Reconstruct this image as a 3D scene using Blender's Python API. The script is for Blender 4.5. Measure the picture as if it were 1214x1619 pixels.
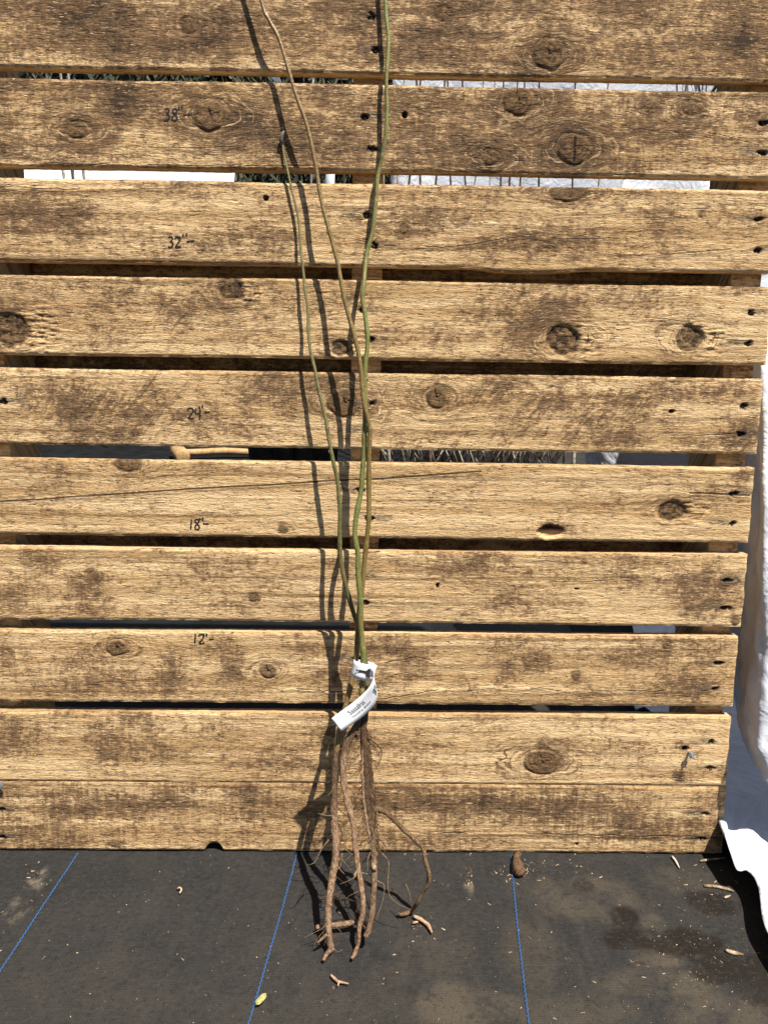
import bpy, bmesh, math, random
import numpy as np
from mathutils import Vector, Matrix

for o in list(bpy.data.objects): bpy.data.objects.remove(o)
S = bpy.context.scene
C = S.collection
IN = 0.0254

# ------------------------------------------------------------------ camera
PW, PH, F = 1214.0, 1619.0, 1169.556
CAM = np.array([-0.49502, -0.86198, 0.75539])
PITCH, YAW, ROLL, LEAN = 0.287798, -0.013398, -0.015762, 0.132818
def _rx(a): c, s = math.cos(a), math.sin(a); return np.array([[1,0,0],[0,c,-s],[0,s,c]])
def _ry(a): c, s = math.cos(a), math.sin(a); return np.array([[c,0,s],[0,1,0],[-s,0,c]])
def _rz(a): c, s = math.cos(a), math.sin(a); return np.array([[c,-s,0],[s,c,0],[0,0,1]])
CM = _rz(YAW) @ _rx(-PITCH) @ _ry(ROLL)          # columns: right, forward, up
cam_d = bpy.data.cameras.new('camera')
cam = bpy.data.objects.new('camera', cam_d); C.objects.link(cam)
m = Matrix.Identity(4)
for i in range(3):
    m[i][0] = CM[i, 0]; m[i][1] = CM[i, 2]; m[i][2] = -CM[i, 1]; m[i][3] = CAM[i]
cam.matrix_world = m
cam_d.sensor_fit = 'HORIZONTAL'; cam_d.sensor_width = 36.0
cam_d.lens = 36.0 * F / PW
cam_d.clip_start = 0.02; cam_d.clip_end = 500
S.camera = cam
S.cycles.max_bounces = 5; S.cycles.diffuse_bounces = 3; S.cycles.glossy_bounces = 2

# ------------------------------------------------------------------ light
SUN = Vector((-0.272, 0.300, -0.914)).normalized()       # direction the light travels
sun_el = math.asin(-SUN.z)
w = bpy.data.worlds.new('World'); S.world = w; w.use_nodes = True
nt = w.node_tree
sky = nt.nodes.new('ShaderNodeTexSky'); sky.sky_type = 'NISHITA'; sky.sun_disc = False
sky.sun_elevation = sun_el
sky.sun_rotation = math.atan2(-SUN.x, -SUN.y)
sky.dust_density = 0.8; sky.ozone_density = 0.4; sky.air_density = 0.8
bg = nt.nodes['Background']; bg.inputs['Strength'].default_value = 0.05
nt.links.new(sky.outputs[0], bg.inputs['Color'])
sl = bpy.data.lights.new('sun', 'SUN'); sl.energy = 5.0; sl.angle = math.radians(0.53); sl.color = (1.0, 0.95, 0.87)
so = bpy.data.objects.new('sun', sl); C.objects.link(so)
so.rotation_euler = SUN.to_track_quat('-Z', 'Y').to_euler(); so.location = (2, -3, 6)
S.view_settings.view_transform = 'Standard'; S.view_settings.look = 'None'
S.view_settings.exposure = 0.80; S.view_settings.gamma = 1.0
S.view_settings.use_curve_mapping = False

# ------------------------------------------------------------------ pixel <-> place helpers
LN = np.array([0, -math.cos(LEAN), math.sin(LEAN)])         # outward normal of the pallet's face
def pal(u, v, d):
    """pallet coordinates (metres): u along boards (0 = right end), v up the face, d out of the face"""
    return np.array([u, v*math.sin(LEAN) - d*math.cos(LEAN), v*math.cos(LEAN) + d*math.sin(LEAN)])
def ray(x, y):
    return CM @ np.array([(x-PW/2)/F, 1.0, -(y-PH/2)/F])
def uv_at(x, y, d=0.0):
    r = ray(x, y); t = (d - CAM @ LN)/(r @ LN); q = CAM + t*r
    return q[0], q[1]*math.sin(LEAN) + q[2]*math.cos(LEAN)
def at_d(x, y, d_in):
    u, v = uv_at(x, y, d_in*IN); return pal(u, v, d_in*IN)
def at_z(x, y, z=0.0):
    r = ray(x, y); t = (z - CAM[2])/r[2]; return CAM + t*r
def at_y(x, y, Y):
    r = ray(x, y); t = (Y - CAM[1])/r[1]; return CAM + t*r

# ------------------------------------------------------------------ numpy noise
def vnoise(x, y, seed):
    x = np.asarray(x, float); y = np.asarray(y, float)
    xi = np.floor(x).astype(np.int64); yi = np.floor(y).astype(np.int64)
    fx = x-xi; fy = y-yi; fx = fx*fx*(3-2*fx); fy = fy*fy*(3-2*fy)
    def h(a, b):
        n = (a*374761393 + b*668265263 + seed*1442695041) & 0xffffffff
        n = ((n ^ (n >> 13)) * 1274126177) & 0xffffffff
        return ((n ^ (n >> 16)) & 0xffff)/65535.0
    a = h(xi, yi); b = h(xi+1, yi); c = h(xi, yi+1); d = h(xi+1, yi+1)
    return (a*(1-fx)+b*fx)*(1-fy) + (c*(1-fx)+d*fx)*fy
def fbm(x, y, seed, oct=4):
    s = 0; a = 0.5; t = 0
    for k in range(oct):
        s = s + a*vnoise(x*2**k, y*2**k, seed+k*17); t += a; a *= 0.55
    return s/t
def sstep(a, b, x):
    t = np.clip((x-a)/(b-a), 0, 1); return t*t*(3-2*t)

# ------------------------------------------------------------------ scene helpers
def tag(o, label=None, cat=None, group=None, kind=None):
    if label: o['label'] = label
    if cat: o['category'] = cat
    if group: o['group'] = group
    if kind: o['kind'] = kind
    return o
def mesh_obj(name, verts, faces, mat, parent=None, smooth=False):
    me = bpy.data.meshes.new(name)
    me.from_pydata([tuple(map(float, v)) for v in verts], [], faces); me.update()
    if smooth: me.polygons.foreach_set('use_smooth', [True]*len(me.polygons))
    if mat: me.materials.append(mat)
    o = bpy.data.objects.new(name, me); C.objects.link(o)
    if parent is not None: o.parent = parent; o.matrix_parent_inverse = parent.matrix_world.inverted()
    return o
def empty(name, loc=(0, 0, 0)):
    o = bpy.data.objects.new(name, None); C.objects.link(o); o.location = tuple(map(float, loc)); o.empty_display_size = 0.05
    o.matrix_world = Matrix.Translation(o.location)
    return o
def fattr(me, name, arr, typ='FLOAT'):
    a = me.attributes.new(name, typ, 'POINT')
    a.data.foreach_set('value' if typ == 'FLOAT' else 'vector', np.asarray(arr, np.float32).ravel())

def catmull(P, n):
    P = np.asarray(P, float); Q = np.vstack([2*P[0]-P[1], P, 2*P[-1]-P[-2]]); out = []
    for i in range(len(P)-1):
        a, b, c, d = Q[i], Q[i+1], Q[i+2], Q[i+3]
        for t in np.linspace(0, 1, n, endpoint=False):
            out.append(0.5*((2*b)+(-a+c)*t+(2*a-5*b+4*c-d)*t*t+(-a+3*b-3*c+d)*t**3))
    out.append(P[-1]); return np.array(out)
def tube_data(P, R, sides=8, bump=0.0, seed=0, freq=60.0):
    P = np.asarray(P, float); n = len(P); R = np.broadcast_to(np.asarray(R, float), (n,))
    T = np.gradient(P, axis=0); T /= np.linalg.norm(T, axis=1)[:, None]+1e-12
    ref = np.array([0.31, -0.9, 0.2]); V = []; Fc = []
    a = np.cross(T[0], ref); a /= np.linalg.norm(a)
    L = np.concatenate([[0], np.cumsum(np.linalg.norm(np.diff(P, axis=0), axis=1))])
    for i in range(n):
        a = a - T[i]*(a@T[i]); a /= np.linalg.norm(a)+1e-12; b = np.cross(T[i], a)
        for k in range(sides):
            th = 2*math.pi*k/sides
            r = R[i]
            if bump: r = r*(1 + bump*(2*float(fbm(L[i]*freq, 3+2.2*math.cos(th)+10*math.sin(th)*0.2+k*0.0, seed+int(3*math.sin(th)+5), 2))-1))
            V.append(P[i] + r*(math.cos(th)*a + math.sin(th)*b))
    for i in range(n-1):
        for k in range(sides):
            k2 = (k+1) % sides
            Fc.append((i*sides+k, i*sides+k2, (i+1)*sides+k2, (i+1)*sides+k))
    Fc.append(tuple(range(sides))[::-1]); Fc.append(tuple((n-1)*sides+k for k in range(sides)))
    return V, Fc, L
def tube(name, P, R, mat, parent=None, sides=8, bump=0.0, seed=0, freq=60.0):
    V, Fc, L = tube_data(P, R, sides, bump, seed, freq)
    o = mesh_obj(name, V, Fc, mat, parent, smooth=True)
    t = np.repeat(L/L[-1], sides); fattr(o.data, 'along', t)
    return o
class Joined:
    def __init__(s): s.V = []; s.F = []
    def add(s, V, Fc):
        k = len(s.V); s.V += [tuple(map(float, v)) for v in V]; s.F += [tuple(i+k for i in f) for f in Fc]

# ------------------------------------------------------------------ node helpers
class NT:
    def __init__(s, name):
        s.m = bpy.data.materials.new(name); s.m.use_nodes = True; s.t = s.m.node_tree; s.t.nodes.clear()
    def n(s, typ, **kw):
        nd = s.t.nodes.new('ShaderNode'+typ)
        for k, v in kw.items():
            if k.startswith('_'): setattr(nd, k[1:], v)
        for k, v in kw.items():
            if k.startswith('_'): continue
            key = int(k[1:]) if (k[0] == 'i' and k[1:].isdigit()) else k.replace('__', ' ')
            if isinstance(key, str) and key not in nd.inputs:
                key = [q.name for q in nd.inputs if q.name.lower() == key.lower()][0]
            s.set(nd.inputs[key], v)
        return nd
    def set(s, sock, v):
        if isinstance(v, bpy.types.NodeSocket): s.t.links.new(v, sock)
        elif isinstance(v, (tuple, list)) and sock.type == 'RGBA' and len(v) == 3: sock.default_value = (*v, 1)
        else: sock.default_value = v
    def attr(s, name, out='Fac'): return s.n('Attribute', _attribute_name=name).outputs[out]
    def math(s, op, a, b=0.0, clamp=False): return s.n('Math', _operation=op, _use_clamp=clamp, i0=a, i1=b).outputs[0]
    def vmul(s, v, sc): return s.n('VectorMath', _operation='MULTIPLY', i0=v, i1=sc).outputs[0]
    def vadd(s, v, w): return s.n('VectorMath', _operation='ADD', i0=v, i1=w).outputs[0]
    def noise(s, v, scale, detail=3.0, rough=0.55, dist=0.0, out='Fac'):
        return s.n('TexNoise', Vector=v, Scale=scale, Detail=detail, Roughness=rough, Distortion=dist).outputs[out]
    def ramp(s, f, lo, hi, a=0.0, b=1.0):
        return s.n('MapRange', _interpolation_type='SMOOTHSTEP', Value=f, From__Min=lo, From__Max=hi, To__Min=a, To__Max=b).outputs[0]
    def mix(s, f, a, b, mode='MIX'):
        nd = s.n('Mix', _data_type='RGBA', _blend_type=mode)
        s.set(nd.inputs[0], f); s.set(nd.inputs[6], a); s.set(nd.inputs[7], b); return nd.outputs[2]
    def bsdf(s, color, rough=0.8, spec=0.3, normal=None, **kw):
        b = s.n('BsdfPrincipled'); s.set(b.inputs['Base Color'], color); s.set(b.inputs['Roughness'], rough)
        s.set(b.inputs['Specular IOR Level'], spec)
        if normal is not None: s.set(b.inputs['Normal'], normal)
        for k, v in kw.items(): s.set(b.inputs[k.replace('__', ' ')], v)
        o = s.n('OutputMaterial'); s.t.links.new(b.outputs[0], o.inputs[0]); s.b = b
        return s.m
    def bump(s, h, dist, strength=1.0, normal=None):
        nd = s.n('Bump', Height=h, Distance=dist, Strength=strength)
        if normal is not None: s.set(nd.inputs['Normal'], normal)
        return nd.outputs[0]

# ------------------------------------------------------------------ materials
def mat_wood():
    t = NT('weathered_pallet_wood')
    g = t.attr('grain', 'Vector'); stain = t.attr('stain'); knot = t.attr('knot'); kr = t.attr('knot_ring', 'Vector')
    dark = t.attr('black_mask'); red = t.attr('red'); fresh = t.attr('fresh'); soot = t.attr('grey')
    sub = lambda f, k: t.math('MULTIPLY', t.math('SUBTRACT', f, .5), k)
    add = lambda a, b: t.math('ADD', a, b)
    band = t.noise(t.vmul(g, (2.2, 60, 1)), 1.0, 3, .6, .3)
    band2 = t.noise(t.vmul(g, (4, 260, 1)), 1.0, 2, .6, .2)
    fib = t.noise(t.vmul(g, (110, 1000, 1)), 1.0, 1.5, .65)
    fleck = t.noise(t.vmul(g, (125, 640, 1.7)), 1.0, 3, .66, .45)
    torn = t.noise(t.vmul(g, (75, 480, 4.1)), 1.0, 2, .6, .5)
    tear = t.noise(t.vmul(g, (26, 190, 2.3)), 1.0, 2.5, .62, .35)
    saw = t.noise(t.vmul(g, (300, 14, 1)), 1.0, 2, .5)
    big = t.noise(t.vmul(g, (9, 20, 3)), 1.0, 4, .66, .4)
    mid = t.noise(t.vmul(g, (40, 58, 5)), 1.0, 4, .74, .9)
    mot = t.noise(t.vmul(g, (150, 190, 6)), 1.0, 3, .74, .7)
    fine = t.noise(t.vmul(g, (420, 620, 3)), 1.0, 1, .7)
    tone = t.attr('tone'); diag_w = t.attr('diag'); vert_w = t.attr('vert'); halo = t.attr('halo')
    diag = t.noise(t.vmul(t.n('VectorRotate', _rotation_type='Z_AXIS', Vector=g, Angle=-.95).outputs[0], (22, 95, 2)), 1.0, 4, .66, 1.1)
    diag_w = t.math('MULTIPLY', diag_w, t.ramp(t.noise(t.vmul(g, (11, 17, 9)), 1.0, 2, .5), .38, .62))
    vert = t.noise(t.vmul(g, (230, 22, 2)), 1.0, 3, .6, .2)
    gline = t.noise(t.vmul(g, (1.3, 125, 1)), 1.0, 3, .55, .25)
    c = t.mix(t.ramp(band, .34, .66), (.495, .313, .143), (.72, .505, .270))
    c = t.mix(t.math('MULTIPLY', t.ramp(band2, .57, .70), .45), c, (.34, .19, .075))
    # weathering film, then dirt blotches, all broken up by noise
    v = t.math('MULTIPLY', stain, .60)
    v = add(v, sub(mid, 1.2)); v = add(v, sub(big, 1.2)); v = add(v, sub(mot, .95)); v = add(v, sub(fleck, .75)); v = add(v, sub(saw, .22)); v = add(v, sub(band, -.45))
    v = add(v, t.math('MULTIPLY', sub(diag, 1.7), diag_w)); v = add(v, t.math('MULTIPLY', sub(vert, 1.1), vert_w)); v = add(v, tone)
    c = t.mix(t.ramp(v, -.14, .24, 0.0, .66), c, (.308, .181, .086))
    c = t.mix(t.ramp(gline, .565, .63, 0.0, .50), c, (.150, .082, .036))
    c = t.mix(t.ramp(v, .10, .42, 0.0, .84), c, (.140, .081, .042))
    c = t.mix(t.ramp(v, .42, .80, 0.0, .86), c, (.048, .031, .020))
    # torn fibres: grazing-light shade lines and bright flecks painted into the colour
    c = t.mix(t.ramp(torn, .615, .69, 0.0, .78), c, (.085, .047, .023))
    c = t.mix(t.ramp(fleck, .41, .29, 0.0, .62), c, (.87, .67, .41))
    c = t.mix(t.ramp(fine, .60, .72, 0.0, .38), c, (.12, .070, .034))
    hr = t.n('TexNoise', Vector=t.vmul(kr, (430, 3, 1)), Scale=1.0, Detail=2.0, Roughness=.6).outputs[0]
    c = t.mix(t.math('MULTIPLY', halo, t.ramp(hr, .50, .62)), c, (.150, .084, .038))
    c = t.mix(t.math('MULTIPLY', halo, t.ramp(hr, .44, .34, 0.0, .6)), c, (.70, .50, .27))
    rings = t.n('TexNoise', Vector=t.vmul(kr, (240, 6, 1)), Scale=1.0, Detail=2.0, Roughness=.6).outputs[0]
    kcol = t.mix(t.ramp(rings, .38, .66), (.065, .038, .020), (.205, .118, .052))
    kcol = t.mix(t.math('MULTIPLY', t.ramp(mot, .48, .66), .6), kcol, (.060, .037, .022))
    c = t.mix(t.math('MULTIPLY', knot, .88), c, kcol)
    c = t.mix(t.math('MULTIPLY', red, t.ramp(mid, .3, .62)), c, (.30, .105, .05))
    c = t.mix(fresh, c, t.mix(fib, (.62, .36, .17), (.72, .50, .26)))
    c = t.mix(t.math('MULTIPLY', soot, t.ramp(fleck, .30, .6)), c, (.085, .072, .056))
    c = t.mix(t.math('MULTIPLY', dark, t.ramp(fine, .2, .5)), c, (.014, .010, .009))
    cd = add(t.attr('crack'), sub(fleck, .0008)); ck = t.ramp(cd, .0010, .0003, 0.0, .88)
    c = t.mix(ck, c, (.018, .011, .008))
    h = add(t.math('MULTIPLY', tear, .75), t.math('MULTIPLY', fleck, .80))
    h = add(h, t.math('MULTIPLY', t.ramp(torn, .56, .69), -.36)); h = add(h, t.math('MULTIPLY', mot, .28)); h = add(h, t.math('MULTIPLY', ck, -.8))
    n = t.bump(h, .0018, 1.0)
    return t.bsdf(c, .88, .14, n)
WOOD = mat_wood()

def simple(name, col, rough=.7, spec=.3, **kw):
    t = NT(name); return t.bsdf(col, rough, spec, **kw)
def mottled(name, c1, c2, scale=60, rough=.8, bumpd=.0, spec=.25, det=4, **kw):
    t = NT(name); co = t.n('TexCoord').outputs['Object']
    f = t.noise(co, scale, det, .62); c = t.mix(t.ramp(f, .36, .64), c1, c2)
    n = t.bump(f, bumpd) if bumpd else None
    return t.bsdf(c, rough, spec, n, **kw)
MARKER = mottled('black_marker', (.012, .011, .012), (.035, .028, .024), 700, .6)
IRON = mottled('rusty_iron', (.012, .009, .008), (.05, .028, .018), 300, .75)
GALV = mottled('galvanised_steel', (.26, .30, .33), (.42, .46, .48), 200, .42, spec=.5, Metallic=.7)

def mat_fabric():
    t = NT('woven_weed_fabric'); co = t.n('TexCoord').outputs['Object']
    big = t.noise(co, 5.5, 5, .62, .5); mid = t.noise(co, 26, 5, .65, .4); fine = t.noise(co, 420, 3, .7)
    streak = t.noise(t.vmul(co, (38, 9, 1)), 1.0, 4, .6, .4)
    ck = t.n('TexChecker', Vector=t.vmul(co, (1.0, 1.0, 1.0)), Scale=390.0).outputs['Fac']
    wx = t.n('TexWave', _wave_type='BANDS', _bands_direction='X', Vector=co, Scale=115.0, Distortion=1.2, Detail=1.0).outputs['Fac']
    wy = t.n('TexWave', _wave_type='BANDS', _bands_direction='Y', Vector=co, Scale=150.0, Distortion=1.2, Detail=1.0).outputs['Fac']
    weave = t.math('MULTIPLY', t.math('ADD', wx, wy), .5)
    c = t.mix(t.ramp(big, .32, .68), (.0245, .0238, .0235), (.0350, .0325, .0295))
    c = t.mix(t.math('MULTIPLY', t.ramp(streak, .48, .72), .55), c, (.046, .041, .035))
    c = t.mix(t.math('MULTIPLY', t.attr('dust'), t.ramp(mid, .28, .62)), c, (.082, .067, .048))
    wet = t.math('MULTIPLY', t.attr('wet'), t.ramp(mid, .25, .5))
    c = t.mix(t.math('MULTIPLY', wet, .92), c, (.0135, .0095, .0070))
    c = t.mix(t.math('MULTIPLY', t.attr('pale'), t.ramp(mid, .46, .62)), c, (.20, .165, .120))
    c = t.mix(t.ramp(fine, .56, .74, 0.0, .55), c, (.075, .066, .055))
    grain = t.noise(co, 900, 2, .7); gr2 = t.noise(t.vmul(co, (1, 1.4, 1)), 130, 4, .7)
    c = t.mix(t.ramp(gr2, .50, .70, 0.0, .40), c, (.060, .053, .044)); c = t.mix(t.ramp(gr2, .48, .32, 0.0, .45), c, (.011, .0105, .010))
    c = t.mix(t.ramp(grain, .5, .3, 0.0, .5), c, (.007, .0065, .006))
    c = t.mix(t.ramp(weave, .50, .18, 0.0, .28), c, (.007, .0065, .006))
    h = t.math('ADD', weave, t.math('MULTIPLY', mid, 2.0))
    h = t.math('ADD', t.math('MULTIPLY', weave, .4), t.math('ADD', t.math('MULTIPLY', gr2, 1.2), t.math('MULTIPLY', mid, 2.5)))
    n = t.bump(h, .0010, .9)
    return t.bsdf(c, .85, .12, n)
FABRIC = mat_fabric()

def mat_plastic():
    t = NT('white_poly_sheet'); co = t.n('TexCoord').outputs['Object']
    f = t.noise(co, 9, 5, .6, .3); d = t.noise(co, 70, 4, .7); sp = t.noise(co, 240, 2, .5)
    c = t.mix(t.ramp(f, .35, .7), (.52, .54, .59), (.62, .63, .66))
    c = t.mix(t.math('MULTIPLY', t.ramp(d, .56, .75), .25), c, (.38, .37, .36))
    c = t.mix(t.math('MULTIPLY', t.ramp(sp, .71, .76), .7), c, (.25, .21, .17))
    rg = t.math('ABSOLUTE', t.math('SUBTRACT', t.noise(co, 11, 4, .55, 1.2), .5)); n = t.bump(t.math('ADD', t.noise(co, 24, 4, .55, .4), t.math('MULTIPLY', rg, 2.2)), .006, .8)
    return t.bsdf(c, .42, .35, n)
PLASTIC = mat_plastic()

def mat_stem(name, base, tip, dark):
    t = NT(name); a = t.attr('along'); co = t.n('TexCoord').outputs['Object']
    f = t.noise(t.vmul(co, (1, 1, .25)), 420, 3, .6); g = t.noise(co, 45, 3, .6)
    c = t.mix(t.ramp(a, .05, .95), tip, base)
    c = t.mix(t.math('MULTIPLY', t.ramp(g, .5, .72), .45), c, dark)
    c = t.mix(t.math('MULTIPLY', t.ramp(f, .56, .70), .7), c, dark)
    q = t.noise(co, 15, 2, .5); c = t.mix(t.ramp(q, .52, .66, 0.0, .45), c, (.20, .13, .055))
    l = t.noise(t.vmul(co, (1, 1, .6)), 650, 1, .5); c = t.mix(t.ramp(l, .66, .72, 0.0, .7), c, (.42, .34, .19))
    n = t.bump(t.math('ADD', f, l), .0006, .9)
    return t.bsdf(c, .38, .5, n)
STEM_A = mat_stem('olive_brown_bark', (.165, .118, .030), (.27, .165, .070), (.080, .055, .020))
STEM_B = mat_stem('green_bark', (.140, .150, .036), (.260, .285, .090), (.070, .072, .022))
STEM_C = mat_stem('grey_green_bark', (.085, .085, .026), (.20, .180, .070), (.055, .048, .022))
def mat_root(name, c1, c2, c3, top=None, upto=.2):
    t = NT(name); co = t.n('TexCoord').outputs['Object']; a = t.attr('along')
    f = t.noise(t.vmul(co, (1, 1, .28)), 420, 5, .70, .5); g = t.noise(t.vmul(co, (1, 1, .5)), 75, 5, .65, .4)
    k = t.noise(t.vmul(co, (1, 1, .16)), 900, 3, .65, .3); m_ = t.noise(co, 26, 3, .6)
    c = t.mix(t.ramp(f, .36, .62), c1, c2)
    c = t.mix(t.ramp(g, .48, .64, 0.0, .85), c, c3)
    if top: c = t.mix(t.ramp(t.math('ADD', a, t.math('MULTIPLY', t.math('SUBTRACT', g, .5), .3)), upto*1.25, upto*.75, 0.0, .9), c, t.mix(t.ramp(f, .36, .62), tuple(v*.5 for v in top), top))
    c = t.mix(t.ramp(k, .56, .68, 0.0, .65), c, tuple(v*.32 for v in c1))
    c = t.mix(t.ramp(m_, .56, .72, 0.0, .5), c, tuple(v*.6 for v in c1))
    h = t.math('ADD', f, t.math('ADD', t.math('MULTIPLY', k, .45), t.math('MULTIPLY', g, .9)))
    n = t.bump(h, .0030, 1.0)
    return t.bsdf(c, .92, .1, n)
ROOT_PALE = mat_root('pale_root_bark', (.150, .085, .048), (.45, .295, .185), (.220, .128, .074))
ROOT_A = mat_root('pale_root_dark_crown', (.150, .085, .048), (.45, .295, .185), (.220, .128, .074), (.15, .09, .05), .30)
ROOT_B = mat_root('slender_root_brown_crown', (.150, .085, .048), (.44, .285, .175), (.220, .128, .074), (.16, .098, .056), .20)
ROOT_DARK = mat_root('muddy_root_bark', (.030, .018, .011), (.20, .120, .066), (.070, .042, .024))
ROOT_C = mat_root('muddy_tap_root', (.10, .060, .034), (.30, .200, .120), (.15, .092, .052), (.10, .06, .034), .55)
ROOT_TOP = mat_root('brown_crown_bark', (.075, .043, .023), (.20, .125, .070), (.13, .078, .042))
ROOTLET = mat_root('fine_root_bark', (.16, .095, .052), (.34, .235, .14), (.24, .155, .09))
CHIP = mottled('pale_wood_chip', (.17, .11, .06), (.50, .38, .24), 160, .85)
BARK = mottled('dark_bark_crumb', (.055, .034, .020), (.14, .085, .05), 90, .9)
PAPER = None
def mat_tag():
    t = NT('white_label_stock'); co = t.n('TexCoord').outputs['Object']
    f = t.noise(co, 260, 3, .6); d = t.noise(co, 900, 2, .6)
    c = t.mix(t.math('MULTIPLY', t.ramp(f, .56, .74), .14), (.80, .81, .83), (.55, .48, .40))
    c = t.mix(t.math('MULTIPLY', t.ramp(d, .66, .74), .25), c, (.50, .40, .30))
    return t.bsdf(c, .38, .4)
PAPER = mat_tag()
INK = simple('grey_print', (.10, .10, .11), .6)
INKB = simple('black_print', (.02, .02, .022), .6)

# ------------------------------------------------------------------ ground
LIN = [[(125,1348),(0,1535)], [(468,1348),(393,1619)], [(811,1380),(836,1619)]]
def build_ground():
    xs = np.concatenate([[-40,-15,-6,-3,-2], np.arange(-1.2, 0.15, .006), [.2,.4,1,2,5,15,40]])
    ys = np.concatenate([[-30,-10,-4,-1.5], np.arange(-.36, .03, .006), [.1,.2,.4,.6,.9,1.3,1.8,2.5,3.5,5,8,15,40,90]])
    X, Y = np.meshgrid(xs, ys, indexing='ij')
    near = sstep(2.0, .8, np.hypot(X+.5, Y+.2))
    Z = (fbm(X*7, Y*7, 5, 3)-.5)*.006*near - .0015*near
    Z = np.where(Y > -.01, np.minimum(Z, 0), Z)
    V = np.stack([X, Y, Z], -1).reshape(-1, 3); ny = len(ys); Fc = []
    for i in range(len(xs)-1):
        for j in range(ny-1):
            Fc.append((i*ny+j, (i+1)*ny+j, (i+1)*ny+j+1, i*ny+j+1))
    o = mesh_obj('ground', V, Fc, FABRIC, smooth=True)
    tag(o, 'black woven weed fabric with blue guide lines laid over the ground', None, kind='structure')
    Xf, Yf = V[:, 0], V[:, 1]
    def blot(lst, e0=1.25, e1=.6):
        r = np.zeros(len(V))
        for x, y, rx, ry, s in lst:
            c = at_z(x, y); ex = at_z(x+rx, y); ey = at_z(x, y+ry)
            ax = abs(ex[0]-c[0])+1e-4; ay = np.hypot(*(ey-c)[:2])+1e-4
            q = np.hypot((Xf-c[0])/ax, (Yf-c[1])/ay) + .9*(fbm(Xf*30, Yf*30, 31, 3)-.5)
            r = np.maximum(r, s*sstep(e0, e1, q))
        return r
    fattr(o.data, 'wet', blot([(990,1450,26,22,1),(1005,1485,60,20,1),(1090,1490,70,24,1),(1150,1530,60,24,.9),(1190,1555,40,30,.8),(1130,1425,50,16,.9),
                               (920,1400,20,10,.6),(625,1340,50,8,.3)], 1.08, .84))
    fattr(o.data, 'dust', blot([(930,1420,90,40,.7),(840,1500,60,60,.45),(1040,1510,45,22,1),(1030,1460,25,14,.9),(1040,1555,90,22,.9),(720,1590,70,40,.9),(770,1590,60,30,.6),
                                (690,1500,60,40,.25),(650,1560,80,40,.25),(150,1560,130,60,.2),(420,1600,120,30,.2),(900,1600,120,30,.55),(1150,1600,90,30,.7),(560,1590,90,30,.25),(1080,1390,60,20,.5)]))
    fattr(o.data, 'pale', blot([(62,1380,16,14,1),(48,1400,16,16,.9),(35,1420,18,18,.7),(20,1445,18,20,.5),(740,1385,7,24,.8)]))
    return o
ground = build_ground()
# blue guide threads woven into the fabric: zigzag stitches
BLUE = mottled('blue_thread', (.022, .065, .165), (.045, .120, .28), 900, .6)
def gz(x, y): return float((fbm(np.array(x*7), np.array(y*7), 5, 3)-.5)*.006 - .0015)
for L in LIN:
    a = at_z(*L[0]); b = at_z(*L[-1]); dirv = (b-a)[:2]/np.linalg.norm((b-a)[:2]); per = np.array([-dirv[1], dirv[0]])
    J = Joined(); s0 = -.0; step = .0030; n = int(.75/step)
    if L[0][1] > 1360: a = a - np.array([*dirv, 0])*.03
    V = []; Fc = []
    for k in range(n):
        p = a[:2] + dirv*(k*step) + per*(.00055 if k % 2 else -.00055) + per*.0016*math.sin(k*.031+a[0]*9)
        q = p + dirv*step*1.15 + per*(-.0005 if k % 2 else .0005)
        for (pt, wd) in ((p, .00085), (q, .00085)):
            z = gz(pt[0], pt[1]) + (.0012 if pt[1] < 0 else .001)
            for sg in (-1, 1): V.append((pt[0]+per[0]*wd*sg, pt[1]+per[1]*wd*sg, z))
            V.append((pt[0], pt[1], z+.0007))
        i = k*6
        Fc += [(i, i+2, i+5, i+3), (i+2, i+1, i+4, i+5)]
    o = mesh_obj('blue_thread', V, Fc, BLUE, ground)

# ------------------------------------------------------------------ pallet
pallet = empty('pallet', (-.508, .0, 0)); bpy.context.view_layer.update()
tag(pallet, 'weathered wooden pallet stood on edge with handwritten inch marks', 'pallet')

# features read off the photograph (photo pixels): knots x,y,rx,ry,kind
KN = {
 1: [(298,40,10,9,1),(868,84,20,18,2),(700,20,10,8,1)],
 2: [(333,181,23,19,2),(123,204,15,11,1),(820,158,20,18,2),(908,235,23,19,3),(775,247,13,10,1),(1092,170,11,9,1),(1029,171,6,6,1),(6,235,5,5,1)],
 3: [(898,303,26,11,1),(638,362,6,6,1),(1108,338,4,4,1)],
 4: [(364,457,16,15,4),(14,521,26,22,4),(890,538,21,20,4),(1090,536,18,18,4),(538,550,13,10,4)],
 5: [(545,636,23,19,2),(690,627,15,15,2)],
 6: [(203,731,20,12,1),(448,836,7,7,1),(1062,808,20,14,4)],
 7: [(400,946,7,6,1),(1163,982,7,7,1)],
 8: [(185,1024,16,12,2),(424,1060,13,11,2),(910,1069,7,6,1),(1053,1020,6,6,1)],
 9: [(857,1205,28,20,2)],
 10: [(183,1336,9,5,1)],
}
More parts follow.
